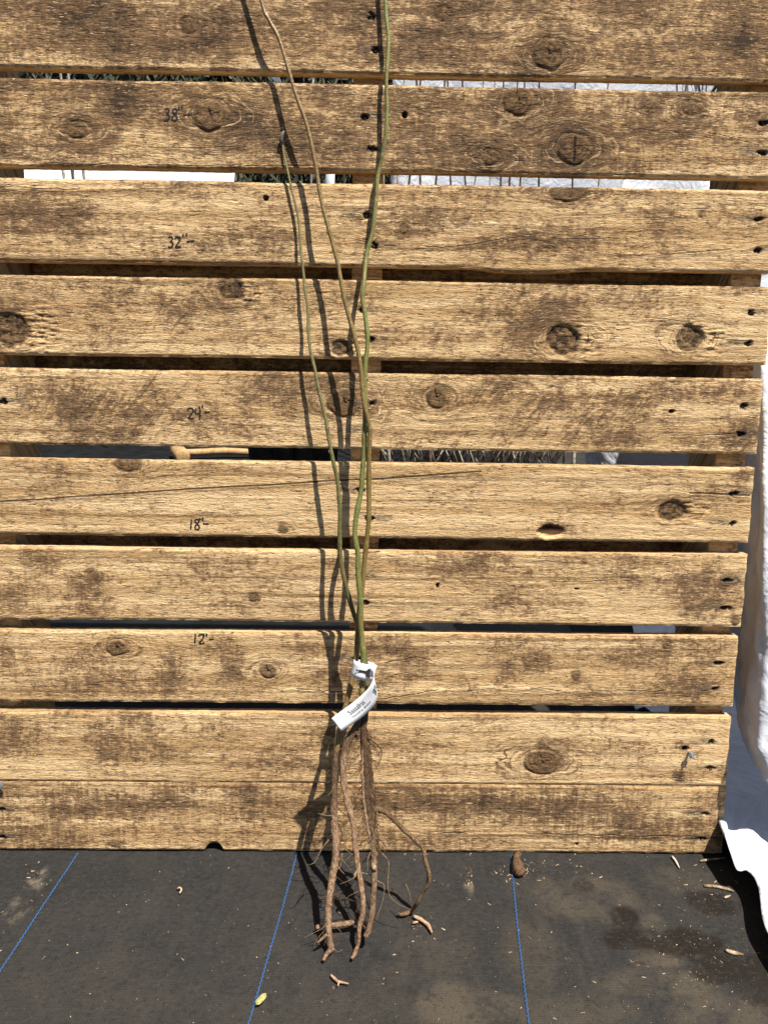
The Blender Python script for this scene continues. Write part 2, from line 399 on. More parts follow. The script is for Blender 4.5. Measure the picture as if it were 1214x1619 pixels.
ST = {   # dirt blotches x,y,rx,ry,strength
 1: [(170,50,90,45,.7),(300,50,90,45,.5),(345,45,50,35,.6),(560,40,60,40,.5),(700,55,110,60,.6),(870,80,45,35,.7),(1170,60,30,35,.9),(60,40,60,50,.5),(960,50,60,40,.25),(460,70,60,40,.3)],
 2: [(200,160,45,30,.8),(260,150,40,20,.5),(380,215,60,45,.8),(460,225,70,40,.7),(545,235,50,35,.6),(650,225,50,35,.6),(720,240,70,28,.6),(775,240,70,30,.7),(830,170,70,40,.75),(908,232,60,36,.8),(1000,180,40,30,.4),(150,220,60,25,.5),(1180,180,30,20,.5),(700,180,60,30,.3)],
 3: [(45,330,60,40,.6),(115,340,40,40,.55),(300,315,70,25,.35),(240,360,90,30,.3),(690,345,60,35,.4),(860,375,90,25,.65),(790,395,90,18,.5),(905,312,40,20,.5),(340,380,70,25,.4),(430,380,50,30,.35),(650,340,30,30,.35),(560,370,60,30,.3),(1060,345,50,30,.3)],
 4: [(340,490,110,45,.55),(190,470,40,40,.35),(70,445,60,20,.3),(770,500,70,60,.65),(860,510,60,55,.75),(930,550,60,30,.4),(1000,465,70,30,.4),(480,470,60,30,.4),(1165,455,50,14,.7),(60,500,30,40,.3),(560,470,60,30,.4),(1030,500,80,30,.3),(160,540,80,20,.2)],
 5: [(130,660,70,50,.6),(70,620,80,30,.5),(450,612,110,24,.6),(220,655,50,45,.5),(290,640,60,30,.4),(850,645,60,50,.55),(770,620,60,28,.45),(1040,625,70,26,.65),(1170,690,35,28,.7),(690,630,50,35,.5),(930,655,40,30,.5),(990,690,50,18,.3),(380,680,60,25,.3),(1150,620,40,18,.5)],
 6: [(90,750,70,22,.35),(205,740,40,18,.5),(870,835,40,15,.5),(1175,755,24,20,.8),(1062,808,40,25,.45),(950,770,60,20,.3),(760,745,60,14,.4),(60,800,60,40,.25),(1130,780,40,20,.35),(720,790,50,20,.25),(330,745,60,15,.3)],
 7: [(62,885,36,26,.65),(140,935,44,50,.7),(300,895,80,30,.45),(730,890,70,28,.5),(820,950,50,26,.6),(985,920,40,26,.4),(1120,930,55,50,.85),(1005,885,40,20,.45),(420,920,40,20,.3),(900,950,30,20,.4),(20,940,30,30,.4),(540,900,60,25,.25)],
 8: [(130,1045,46,28,.4),(268,1070,22,28,.6),(365,1055,22,38,.65),(650,1045,50,40,.5),(830,1050,60,30,.45),(1060,1085,50,22,.6),(1110,1060,36,50,.55),(620,1010,40,20,.35),(190,1070,40,20,.3),(790,1020,60,20,.4),(20,1050,40,40,.35),(270,1045,20,20,.5),(540,1060,40,30,.4),(1000,1040,60,30,.3),(730,1090,60,15,.3)],
 9: [(180,1185,55,40,.55),(240,1155,40,40,.55),(270,1190,40,25,.5),(345,1150,40,22,.45),(860,1195,55,36,.6),(900,1150,60,22,.4),(1072,1227,10,10,1.1),(20,1170,40,50,.45),(560,1190,50,40,.35),(790,1150,50,25,.4),(1075,1180,12,10,.9),(990,1170,60,25,.25),(440,1200,60,25,.3),(1095,1190,20,60,.3)],
 10: [(120,1275,90,28,.65),(60,1315,90,28,.6),(270,1262,40,26,.7),(190,1265,70,20,.55),(500,1285,34,30,.45),(700,1270,90,26,.55),(900,1285,120,34,.65),(790,1270,60,24,.65),(1000,1300,90,32,.5),(610,1275,60,30,.5),(1110,1300,40,50,.45),(680,1330,100,12,.35),(380,1255,60,14,.4)],
}
CR = {   # open cracks: polylines x,y
 2: [[(0,257),(160,259),(300,261),(420,262),(520,259),(590,258),(640,259),(720,268)],[(1000,205),(1080,205),(1140,212),(1200,228)],[(640,137),(700,140)],[(220,232),(300,233),(390,232)]],
 3: [[(607,388),(720,391),(800,375),(980,376)],[(980,398),(1060,402),(1200,390)],[(0,296),(120,298),(260,296)]],
 4: [[(860,442),(980,452)],[(1020,502),(1090,507)],[(1125,535),(1180,538)]],
 5: [[(1060,688),(1180,685)]],
 6: [[(0,793),(60,790),(120,785),(220,779),(300,773),(420,767),(520,760),(600,757),(680,751),(760,745)],[(1090,779),(1185,783)]],
 7: [[(700,917),(860,921),(970,918)],[(560,876),(600,872)]],
 8: [[(607,1048),(660,1038),(690,1048)],[(607,1105),(700,1090),(800,1086),(900,1092),(1120,1092)],[(440,1088),(540,1093),(600,1088)]],
 9: [[(1060,1234),(1140,1236)]],
 10: [[(700,1318),(760,1317),(900,1320),(1060,1322),(1140,1325)]],
}
HOLES = {1: [], 2: [(640,181,4,4.5)], 3: [(420,312.5,4,4)], 4: [], 5: [(1062,650,5,3),(1135,651,0,0)], 6: [(640,752,0,0),(870,841,22,11)], 7: [(692,926,3,4),(912,931,4,1.5)], 8: [], 9: [(1083,1184,5,5)], 10: [(912,1335,2,3)]}
CNAIL = {1: [(588,25),(594,78)], 2: [(577,184),(590,235)], 3: [(580,340),(591,388)], 4: [(573,490),(586,537)], 5: [(588,638),(580,680)], 6: [(569,775),(585,820)], 7: [(570,911),(577,953)], 8: [(566,1042),(572,1083)], 9: [(562,1166)]}
RNAIL = {2: [(1208,193),(1205,241)], 3: [(1200,346),(1198,395)], 4: [(1187,494),(1183,543)], 5: [(1175,642),(1171,686)], 6: [(1160,781),(1158,828)], 7: [(1149,918),(1146,962)], 8: [(1137,1049),(1132,1090)], 9: [(1124,1174),(1122,1215)], 10: [(1115,1287),(1111,1327)]}
LNAIL = {5: [(4,635)], 10: [(2,1281),(2,1325)]}
BOT = [39.99, 35.65, 31.27, 26.80, 22.33, 17.71, 13.20, 8.69, 4.09, 0.0]
TOP = [44.0, 39.52, 35.10, 30.60, 26.15, 21.65, 17.08, 12.62, 8.11, 4.05]
REND = [0, .05, -.03, .06, -.02, -.02, .0, -.05, -.04, .06]
FACE_H = {}

def board(name, parent, u0, u1, v0, v1, d_front, thick, seed, res=.002, idx=None, flip=False, plain_stain=.25):
    """a rough-sawn board lying in the pallet plane, front face displaced, with fields for the wood shader"""
    nu = max(4, int((u1-u0)/res)); nv = max(3, int((v1-v0)/(res*(.55 if idx else 1))))
    U, T = np.meshgrid(np.linspace(u0, u1, nu), np.linspace(0, 1, nv), indexing='ij')
    if not flip:
        eb = (fbm(U*5, T*0+1, seed+3, 3)-.5)*.0020 + (vnoise(U*160, T*0, seed+4)-.5)*.0005
        et = (fbm(U*5, T*0+7, seed+5, 3)-.5)*.0020 + (vnoise(U*170, T*0, seed+6)-.5)*.0005
        if idx == 10:
            eb = eb*.6 + .001
            uc, vc = uv_at(338, 1347); eb = np.maximum(eb, np.sqrt(np.maximum(0, .0125**2-(U-uc)**2))*1.05)
        if idx in (9, 10): 
            if idx == 9: eb = eb*.3
            else: et = et*.3
        if idx == 3:
            uc, vc = uv_at(840, 428); eb = eb - .0045*sstep(.075, .02, np.abs(U-uc))*(.6+.8*vnoise(U*60, T*0, 9))
        VV = (v0+eb)*(1-T) + (v1+et)*T
        ue = (fbm(VV*40, T*0, seed+8, 3)-.5)*.004
        UU = U + ue*sstep(u1-.03, u1, U) + ue*sstep(u0+.03, u0, U)
    else:
        VV = v0*(1-T) + v1*T; UU = U
    H = (fbm(U*6, VV*18, seed, 3)-.5)*.0016 + (fbm(U*60, VV*260, seed+1, 3)-.5)*.0009
    ed = np.minimum(np.minimum(T*(v1-v0), (1-T)*(v1-v0)), np.minimum(UU-u0, u1-UU))
    H = H - .0016*sstep(.0035, 0, ed)*(.5+fbm(U*50, VV*50, seed+2, 2))
    gU = UU.copy(); gV = VV.copy()
    knot = np.zeros_like(U); krx = np.zeros_like(U); kry = np.zeros_like(U); stain = np.full_like(U, plain_stain)
    black_mask = np.zeros_like(U); red = np.zeros_like(U); fresh = np.zeros_like(U); grey = np.zeros_like(U); crack = np.full_like(U, .02); halo_a = np.zeros_like(U)
    if idx:
        stain[:] = {1: .44, 2: .40, 3: .14, 4: .05, 5: .10, 6: -.10, 7: .02, 8: .05, 9: -.02, 10: .12}[idx]
        px = 1/1245.0
        for x, y, rx, ry, k in KN.get(idx, []):
            uc, vc = uv_at(x, y); a = rx*px*1.12; b = ry*px*1.12
            du = UU-uc; dv = VV-vc; wob = 1 + .30*(fbm(UU*90, VV*90, seed+20, 2)-.5)
            rho = np.hypot(du/a, dv/b)*wob
            rw = np.hypot(du/(a*3.0), dv/b)
            gV = gV - .62*b*np.tanh(dv/b)*np.exp(-np.maximum(np.abs(du)/(a*1.9)-.5, 0)*1.2)*np.exp(-(dv/(3.2*b))**2)*(1 + .5*(fbm(UU*40, VV*10, seed+22, 2)-.5))
            inside = sstep(1.12, .9, rho)
            knot = np.maximum(knot, inside)
            rout = np.hypot(du/(a*1.75), dv/b)*wob; near = rout < 3.0
            rad = np.where(rho < 1.15, rho*max(a, .006)*1.1, .02 + rout*max(b, .008)*(1 + .25*(fbm(UU*30, VV*30, seed+24, 2)-.5)))
            krx = np.where(near, rad, krx); kry = np.where(near, np.arctan2(dv, du), kry)
            halo_a = np.maximum(halo_a, (.95 if a > .009 else .5)*sstep(2.7, 1.0, rout)*(rho > .95)*(fbm(UU*25, VV*40, seed+25, 2)+.35))
            halo = sstep(2.6, 1.0, rho)*(1-inside)
            stain = stain + .42*halo - .25*sstep(1.9, 1.25, rho)*(1-inside)*(k == 2)
            rim = np.exp(-((rho-1.08)/.12)**2)
            H = H - .0012*rim + .0008*inside*(k in (2, 3)) 
            black_mask = np.maximum(black_mask, .45*rim*(fbm(UU*200, VV*200, seed+23, 2) > .5))
            if k == 4:      # rotten, cracked knot with torn fibres beside it
                H = H - .003*inside*fbm(UU*220, VV*260, seed+9, 3) - .0015*inside
                tr = sstep(3.2, 1.1, np.hypot((du-1.2*a)/(a*.9), dv/(b*.75)))*(1-inside)
                H = H + tr*.0035*(fbm(UU*70, VV*480, seed+10, 3)-.5)
                fresh = np.maximum(fresh, tr*.5*(fbm(UU*60, VV*420, seed+11, 2) > .56))
                black_mask = np.maximum(black_mask, inside*.7*(fbm(UU*240, VV*240, seed+12, 3) > .55))
            if k in (2, 3):  # drying checks
                for ang in ((.3, 1.75) if k == 2 else (0.03, 1.57)):
                    dd = np.abs(-math.sin(ang)*du + math.cos(ang)*dv + .001*np.sin(du*900)); ll = np.hypot(du, dv)
                    lim = min(a, b)*(.8 if k == 2 else .85); along = math.cos(ang)*du+math.sin(ang)*dv
                    over = np.maximum(0, np.maximum(along-lim, (-along-.001) if k == 2 else (-along-lim)))
                    crack = np.minimum(crack, np.hypot(dd, over))
        for x, y, rx, ry, s in ST.get(idx, []):
            uc, vc = uv_at(x, y); du = UU-uc; dv = VV-vc
            if idx in (4, 5): du = du - dv*.7
            q = np.hypot(du/(rx*px), dv/(ry*px)) + .8*(fbm(UU*32, VV*40, seed+40, 3)-.5)
            stain = np.maximum(stain, stain*.4 + s*sstep(1.75, .15, q)*.95)
        for pl in CR.get(idx, []):
            P = np.array([uv_at(*q) for q in pl])
            vc = np.interp(UU, P[:, 0], P[:, 1]); ins = (UU > P[0, 0]) & (UU < P[-1, 0])
            wv = (fbm(UU*45, VV*0, seed+50, 3)-.5)*.004
            over = np.maximum(0, np.maximum(P[0, 0]-UU, UU-P[-1, 0]))
            gapn = 0 if idx == 6 else .0016*sstep(.5, .7, fbm(UU*24, VV*0+3, seed+51, 2))
            crack = np.minimum(crack, np.hypot(np.abs(VV-vc-wv*(.3 if idx == 6 else 1)), over) + gapn - (.0004 if idx == 6 else 0))
            H = H + .0008*sstep(.006, .001, (vc+wv-VV))*(VV < vc+wv)*ins
        for x, y in CNAIL.get(idx, [])+RNAIL.get(idx, [])+LNAIL.get(idx, []):
            uc, vc = uv_at(x, y); du = UU-uc; dv = VV-vc
            rk = (x*7+y*13) % 10/10.0; q = np.hypot(du/(.0042+.0036*rk), dv/(.0040-.0014*rk)) + 1.3*(fbm(UU*300, VV*300, seed+60, 2)-.5)
            H = H - .004*sstep(1.2, .5, q); black_mask = np.maximum(black_mask, sstep(1.3, .8, q))  # iron stain in and round each nail hole
            sgn = 1 if (int(x+y) % 2) else -1
            sm = np.hypot((du-sgn*.012)/.024, (dv-.001)/.0055) + .9*(fbm(UU*90, VV*190, seed+61, 3)-.5)
            grey = np.maximum(grey, .75*sstep(1.2, .3, sm))
        for x, y, rx, ry in HOLES.get(idx, []):
            if not rx: continue
            uc, vc = uv_at(x, y); q = np.hypot((UU-uc)/(rx*px), (VV-vc)/(ry*px))
            if rx > 10:
                q = q + .7*(fbm(UU*120, VV*120, seed+70, 3)-.5)
                H = H - .007*sstep(1.15, .6, q); up = sstep(-.1, .5, (VV-vc)/(ry*px))
                black_mask = np.maximum(black_mask, sstep(1.25, .9, q)*up); fresh = np.maximum(fresh, sstep(1.1, .85, q)*(1-up)*.8); red = np.maximum(red, sstep(1.1, .8, q)*.6)  # chip's upper part coloured black, lower part fresh wood
            else:
                H = H - .006*sstep(1.1, .7, q); black_mask = np.maximum(black_mask, sstep(1.25, .95, q))  # open hole sunk and its inside coloured black
        if idx == 9:
            for x in (383, 402): 
                uc, _ = uv_at(x, 1190); red = np.maximum(red, .38*sstep(.009, .003, np.abs(UU-uc))*fbm(UU*60, VV*50, 3, 3))
        if idx == 4:
            uc, vc = uv_at(538, 490); red = np.maximum(red, .7*sstep(.006, .002, np.abs(UU-uc))*sstep(.003, .001, np.abs(VV-vc)))
        if idx == 10:   # darker along the board's bottom edge
            stain = stain + .15*sstep(v0+.004, v0, VV)
        stain = stain - .35*sstep(.010, .0, VV-v0)*(idx not in (10,)) + .22*sstep(.010, .002, v1-VV)*(fbm(UU*20, VV*0, seed+80, 2)-.35)
    # assemble
    P3 = np.empty((nu, nv, 3)); D = d_front + H
    sl_, cl_ = math.sin(LEAN), math.cos(LEAN)
    P3[..., 0] = UU; P3[..., 1] = VV*sl_ - D*cl_; P3[..., 2] = VV*cl_ + D*sl_
    V = P3.reshape(-1, 3)
    I = np.arange(nu*nv).reshape(nu, nv)
    q = np.stack([I[:-1, :-1], I[1:, :-1], I[1:, 1:], I[:-1, 1:]], -1).reshape(-1, 4)
    per = np.concatenate([I[:, 0], I[-1, 1:], I[-2::-1, -1], I[0, -2:0:-1]])
    db = d_front - thick
    B = np.stack([UU.ravel()[per], VV.ravel()[per]*sl_ - db*cl_, VV.ravel()[per]*cl_ + db*sl_], -1)
    # a duplicated rim keeps the arris crisp
    k0 = len(V); n = len(per)
    Vall = np.vstack([V, V[per], B])
    faces = q.tolist()
    for i in range(n):
        j = (i+1) % n
        faces.append((k0+j, k0+i, k0+n+i, k0+n+j))
    faces.append([k0+n+i for i in range(n)][::-1])
    o = mesh_obj(name, Vall, faces, WOOD, parent)
    o.data.polygons.foreach_set('use_smooth', [True]*len(q)+[False]*(len(faces)-len(q)))
    def full(a): a = a.ravel(); return np.concatenate([a, a[per], a[per]])
    g = np.stack([full(gU), full(gV), np.full(len(Vall), seed*7.31)], -1)
    g[k0+n:, 1] += thick            # end and edge faces carry on the grain in depth
    fattr(o.data, 'grain', g, 'FLOAT_VECTOR')
    def side(a, val): a = full(a); a[k0:] = a[k0:]*.5+val*.5; return a
    st = full(stain); st[k0:] = -.15
    fattr(o.data, 'stain', st)
    for nm, a in (('knot', knot), ('red', red), ('fresh', fresh), ('black_mask', black_mask), ('grey', grey)):
        f = full(a); f[k0:] = 0 if nm not in ('knot',) else f[k0:]
        fattr(o.data, nm, f)
    TN = {1: .04, 2: .02, 3: -.06, 4: -.10, 5: -.05, 6: -.14, 7: -.03, 8: .0, 9: -.03, 10: .04}; DG = {1: .2, 4: .55, 5: .75, 3: .1}; VT = {10: .55, 9: .35, 8: .25, 7: .2, 2: .25}
    for nm, val in (('tone', TN.get(idx, 0.)), ('diag', DG.get(idx, 0.)), ('vert', VT.get(idx, 0.))): fattr(o.data, nm, np.full(len(Vall), val))
    hf_ = full(halo_a); hf_[k0:] = 0; fattr(o.data, 'halo', hf_)
    cf = full(crack); cf[k0:] = .02; fattr(o.data, 'crack', cf)
    fattr(o.data, 'knot_ring', np.stack([full(krx), full(kry)*.2, np.full(len(Vall), seed)], -1), 'FLOAT_VECTOR')
    return o, (lambda uu, vv: float(d_front + H[min(nu-1, max(0, int(round((uu-u0)/(u1-u0)*(nu-1))))), min(nv-1, max(0, int(round((vv-v0)/(v1-v0)*(nv-1)))))]))

def disc_data(u, v, d, r, h, sides=10, tilt=0.0):
    V = []; Fc = []
    for (rr, dd) in ((r, d-h), (r, d), (r*.8, d+h*.25)):
        for k in range(sides):
            a = 2*math.pi*k/sides + tilt; V.append(pal(u+rr*math.cos(a), v+rr*math.sin(a), dd))
    for L in range(2):
        for k in range(sides):
            k2 = (k+1) % sides; Fc.append((L*sides+k, L*sides+k2, (L+1)*sides+k2, (L+1)*sides+k))
    Fc.append(tuple(2*sides+k for k in range(sides))); return V, Fc

BOARDS = {}
for i in range(10):
    idx = i+1
    o, hf = board('deck_board', pallet, -40*IN + .0007*((i*7) % 5), REND[i]*IN, BOT[i]*IN, TOP[i]*IN, 0.0, .6*IN, 11+idx*3, .002, idx)
    BOARDS[idx] = (o, hf)
    for x, y in CNAIL.get(idx, [])+RNAIL.get(idx, [])+LNAIL.get(idx, []):
        u, v = uv_at(x, y)
        V, Fc = disc_data(u, v, -.0034, .0021, .004, 8, x)
        mesh_obj('nail', V, Fc, IRON, o)
# unseen board above the frame closes the pallet's top edge
board('deck_board', pallet, -40*IN, .02*IN, 44.45*IN, 48.2*IN, 0.0, .6*IN, 90, .006)
board('deck_board', pallet, -40*IN, .02*IN, 48.8*IN, 52.4*IN, 0.0, .6*IN, 93, .006)  # extra unseen board, added to lengthen the pallet's shadow on the ground behind
# big galvanised nails left standing proud
for idx, x, y, r in ((9, 1089, 1190, .0042), (10, 3, 1238, .0055)):
    u, v = uv_at(x, y); V, Fc = disc_data(u, v, .009, r, .0014, 14)
    k = len(V); V2, F2 = disc_data(u, v, .008, .0016, .016, 8)
    V += V2; Fc += [tuple(j+k for j in f) for f in F2]
    nl = mesh_obj('nail', V, Fc, GALV, BOARDS[idx][0]); nl['label'] = 'round galvanised nail head standing proud of the board'
# stringers and the rear boards
for uc in (-1.0, -20.0, -39.0):
    sb, _ = board('stringer', pallet, (uc-.75)*IN, (uc+.75)*IN, .62*IN, 52.4*IN, -.604*IN, 3.5*IN, int(-uc)+130, .008, flip=True, plain_stain=.05)  # carried up to the added top board, lengthening the shadow
for k, (v0, v1) in enumerate(((.75, 4.4), (15.2, 18.8), (25.0, 28.9), (30.2, 34.0), (48.2, 52.2))):
    board('rear_board', pallet, -40*IN, 0.0, v0*IN, v1*IN, -4.108*IN, .6*IN, 160+k, .008, plain_stain=.3)

# ------------------------------------------------------------------ handwriting (flat ink ribbons on the boards)
GL = {
 '1': [[(.45,1),(.42,.5),(.36,0)]],
 '2': [[(.05,.78),(.2,.95),(.5,1),(.68,.85),(.6,.6),(.35,.3),(.1,.05)],[(.1,.05),(.4,.02),(.8,.10)]],
 '3': [[(.1,.95),(.4,1),(.62,.85),(.5,.64),(.28,.55)],[(.28,.55),(.55,.5),(.68,.3),(.55,.08),(.3,0),(.05,.06)]],
 '4': [[(.15,1),(.05,.55),(.35,.5),(.62,.55)],[(.62,1),(.6,.5),(.56,-.1)]],
 '8': [[(.5,.55),(.2,.7),(.2,.9),(.42,1),(.62,.9),(.6,.7),(.3,.45),(.16,.2),(.3,.02),(.55,0),(.72,.2),(.6,.42),(.4,.55)]],
}
def writing(text, x0, y0, hgt, wid, dash, quote, idx, sw=1.45, slant=0.0):
    """text origin = lower-left of the first digit in photo pixels"""
    strokes = []; x = x0
    for ch in text:
        for s in GL[ch]: strokes.append([(x+a*wid+slant*b*hgt, y0-b*hgt) for a, b in s])
        x += wid*(.85 if ch != '1' else .75)
    for qx, qy in quote: strokes.append([(qx+.5, qy-2.6), (qx, qy+2.6)])
    strokes.append(dash)
    o, hf = BOARDS[idx]; V = []; Fc = []
    for s in strokes:
        P = catmull(np.array(s, float), 5) if len(s) > 2 else np.linspace(s[0], s[1], 8)
        T = np.gradient(P, axis=0); T /= np.linalg.norm(T, axis=1)[:, None]+1e-9; N = np.stack([-T[:, 1], T[:, 0]], 1)
        k = len(V); n = len(P)
        for j in range(n):
            wdt = sw*(.85+.35*math.sin(j*1.7+s[0][0]))*(.6 if j in (0, n-1) else 1)
            for sg in (-1, 1):
                q = P[j]+N[j]*sg*wdt; u, v = uv_at(*q); 
                hh = max(hf(u+a*.0012, v+b*.0012) for a in (-1, 0, 1) for b in (-1, 0, 1))
                V.append(pal(u, v, hh+.0003))
        for j in range(n-1): Fc.append((k+2*j, k+2*j+2, k+2*j+3, k+2*j+1))
    me = mesh_obj('marker_writing', V, Fc, MARKER, o); return me
writing('38', 258, 190, 19, 14, [(290,181),(304,180)], [(282.5,171),(287.5,170)], 2, slant=.05)
writing('32', 265, 391, 17, 13, [(295,382),(308,380.5)], [(289.5,372),(295,371)], 3)
writing('24', 296, 662, 17, 14, [(323,652),(332,651)], [(315,644),(320,643)], 5)
writing('18', 297, 837, 16, 12.5, [(321,828),(331,828.5)], [(315.5,821),(320,821)], 6)
writing('12', 303, 1018, 15, 13.5, [(330,1011),(338,1010.5)], [(322,1004),(326.5,1004)], 8)

# ------------------------------------------------------------------ saplings
A = [(412,-4),(425,30),(440,58),(452,95),(462,130),(470,155),(481,185),(489,212),(495,240),(501,272),(505,300),(510,325),(518,355),(526,385),(534,415),(539,445),(545,475),(552,502),(560,530),(567,560),(571,590),(573,615),(576,640),(581,660),(585,678),(584,700),(583,730),(583,770),(583,820),(580,850),(577,880),(575,905),(572,930),(569,955),(566,985),(565,1005),(563,1040),(557,1070),(552,1095),(548,1110),(543,1130),(535,1165),(532,1190)]
B = [(609,-4),(612,40),(614,60),(613,90),(611,118),(611,140),(612,175),(610,210),(605,240),(601,262),(598,275),(596,290),(595,310),(592,340),(589,365),(584,385),(580,400),(577,425),(575,450),(573,472),(576,490),(580,520),(581,545),(578,570),(577,590),(577,612),(577,650),(576,690),(575,720),(573,745),(571,775),(566,800),(562,825),(561,845),(563,862),(566,875),(566,900),(567,920),(569,940),(570,960),(570,985),(571,1000),(573,1020),(575,1045),(573,1075),(572,1100),(571,1120)]
Cc = [(446,226),(449,245),(453,262),(458,285),(464,310),(471,340),(474,370),(476,400),(479,425),(482,455),(487,490),(488,530),(492,560),(498,585),(501,602),(506,625),(511,645),(516,668),(521,700),(528,735),(533,757),(537,800),(537,845),(538,875),(542,905),(549,935),(556,960),(563,982),(570,1005),(576,1035),(580,1065),(581,1095),(579,1125)]
DA = ([0,150,270,380,470,530,600,640,680,730,770,820,880,955,1010,1070,1110,1165,1190], [.68,.84,.88,1.1,1.3,1.48,1.62,1.75,1.78,1.72,1.72,1.84,1.88,2.0,2.06,2.15,2.35,2.8,3.05])
DB = ([0,210,270,330,400,450,545,600,650,690,770,860,940,1000,1045,1120], [.42,.52,.38,.48,.50,.90,1.18,1.30,1.42,1.50,1.66,2.05,2.34,2.44,2.6,2.85])
DC = ([226,262,370,500,602,735,845,905,960,1000,1060,1125], [.12,.18,.34,.62,.90,1.28,1.50,1.62,1.68,1.72,2.05,2.6])
def node_radius(P, base_r, top_r, seed):
    n = len(P); t = np.linspace(0, 1, n); r = top_r*(1-t)+base_r*t
    return r
rnd = random.Random(4)
def stem(parent, pts, D, r_top, r_bot, mat, seed, kinks, extend_up=None):
    P = [at_d(x, y, np.interp(y, *D)) for x, y in pts]
    if extend_up is not None:      # the shoot carries on above the picture
        P = [P[0]+np.array(e) for e in extend_up] + P
    P = catmull(P, 7)
    L = np.concatenate([[0], np.cumsum(np.linalg.norm(np.diff(P, axis=0), axis=1))]); t = L/L[-1]
    R = r_top*(1-t)+r_bot*t; R = R*(1+.05*np.sin(L*140+seed))
    # swollen nodes where old buds sat
    pos = np.arange(.03+.01*seed, L[-1], .055); pos = pos + np.array([rnd.uniform(-.014, .014) for _ in pos])
    for s in pos: R = R*(1+.15*np.exp(-((L-s)/.0032)**2))
    o = tube('stem', P, R, mat, parent, 10, .06, seed, 40)
    for k, s in enumerate(pos):
        if s > L[-1]*.75 or k % 3: continue
        i = int(np.argmin(np.abs(L-s))); i = min(max(i, 1), len(P)-2)
        T = P[i-1]-P[i+1]; T /= np.linalg.norm(T)
        side = np.cross(T, np.array([0, -1, .1])); side /= np.linalg.norm(side); side *= (1 if k % 2 else -1)
        side = side*.9 + np.array([0, -.5, 0])*rnd.uniform(-.3, 1)
        side /= np.linalg.norm(side); r = R[i]
        q = P[i]+side*r*.75
        tube('bud', [q, q+T*r*.8+side*r*.3, q+T*r*1.5+side*r*.35], [r*.45, r*.36, r*.08], mat, o, 6)
    return o, P, R
sapA = empty('sapling', at_z(515, 1510)); sapB = empty('sapling', at_z(560, 1510)); sapC = empty('sapling', at_z(580, 1478))
bpy.context.view_layer.update()
tag(sapA, 'bare-root sapling with olive-brown stem, pale thick root bent at its tip', 'sapling', 'tied bundle of saplings')
tag(sapB, 'bare-root sapling with the long bright green stem and slender pale root', 'sapling', 'tied bundle of saplings')
tag(sapC, 'shortest bare-root sapling, its tip ending just under the 38 inch mark', 'sapling', 'tied bundle of saplings')
upA = [(-.10, .05, .40), (-.075, .035, .27), (-.03, .012, .12)]
upB = [(-.012, .05, .42), (-.02, .03, .26), (-.006, .012, .12)]
stA, PA, RA = stem(sapA, A, DA, .00145, .0036, STEM_A, 1, None, upA)
stB, PB, RB = stem(sapB, B, DB, .00145, .0037, STEM_B, 2, None, upB)
stC, PC, RC = stem(sapC, Cc, DC, .00125, .0035, STEM_C, 3, None)
# withered tip of the shortest one
tp = PC[0]
tube('bud', [tp+np.array([.0, 0, -.003]), tp+np.array([-.0012, -.001, .004]), tp+np.array([.0005, -.001, .010]), tp+np.array([.003, -.002, .0135])], [.0016, .0026, .0024, .0006], mottled('withered_bud', (.10, .085, .065), (.25, .21, .165), 400, .8), stC, 7)

def droot(y): return np.interp(y, [1120,1165,1240,1340,1440,1518], [2.5,2.85,3.65,4.75,5.85,6.80])
def root_pts(pts, doff=0.0):
    out = []
    for x, y in pts:
        q = at_d(x, y, droot(y)+doff)
        if q[2] < .004: q = at_z(x, y, .004)
        out.append(q)
    return out
def root(name, parent, pts, rr, mat, seed, doff=0.0, bump=.22, sides=10, n=8, freq=70.):
    P = catmull(root_pts(pts, doff), n)
    R = .76*np.interp(np.linspace(0, 1, len(P)), np.linspace(0, 1, len(rr)), rr)
    return tube(name, P, R, mat, parent, sides, bump, seed, freq), P, R
rA, pA, _ = root('root', sapA, [(532,1186),(530,1205),(529,1230),(528,1258),(528,1290),(530,1318),(532,1340),(530,1362),(526,1385),(522,1410),(519,1440),(519,1466),(522,1492),(523,1501),(517,1509),(511,1519)],
             [.0040,.0046,.0050,.0054,.0056,.0060,.0062,.0060,.0056,.0054,.0050,.0046,.0048,.0048,.0034,.0024], ROOT_A, 3, 0, .26, 14, 9, 110.)
rB, pB, _ = root('root', sapB, [(571,1118),(567,1140),(557,1160),(547,1180),(543,1205),(542,1225),(546,1252),(552,1278),(558,1300),(561,1330),(564,1355),(567,1378),(571,1402),(574,1428),(573,1448),(568,1466),(567,1490),(562,1505),(556,1517)],
             [.0048,.0055,.0060,.0062,.0062,.0060,.0052,.0052,.0050,.0048,.0050,.0046,.0044,.0042,.0038,.0035,.0032,.0032,.0022], ROOT_B, 5, 0, .26, 14, 9, 110.)
rC, pC, _ = root('root', sapC, [(579,1122),(575,1146),(576,1170),(577,1200),(578,1235),(580,1262),(584,1292),(588,1322),(591,1348),(591,1372),(592,1392),(590,1420),(588,1448),(584,1466),(578,1482)],
             [.0045,.0056,.0060,.0062,.0060,.0056,.0056,.0054,.0050,.0050,.0046,.0046,.0044,.0050,.0050], ROOT_C, 8, 0, .35, 14, 10, 150.)
root('root', sapC, [(578,1150),(581,1175),(584,1205),(586,1235),(588,1262),(591,1290),(593,1320),(594,1345),(593,1368),(591,1380)],
             [.0012,.0032,.0040,.0044,.0048,.0052,.0050,.0044,.0030,.0010], ROOT_DARK, 18, -.05, .75, 14, 10, 230.)
root('root', sapC, [(574,1172),(573,1200),(574,1235),(575,1265),(579,1295),(583,1320),(586,1345)],
             [.0008,.0020,.0024,.0022,.0024,.0020,.0008], ROOT_PALE, 19, .10, .5, 10, 10, 200.)
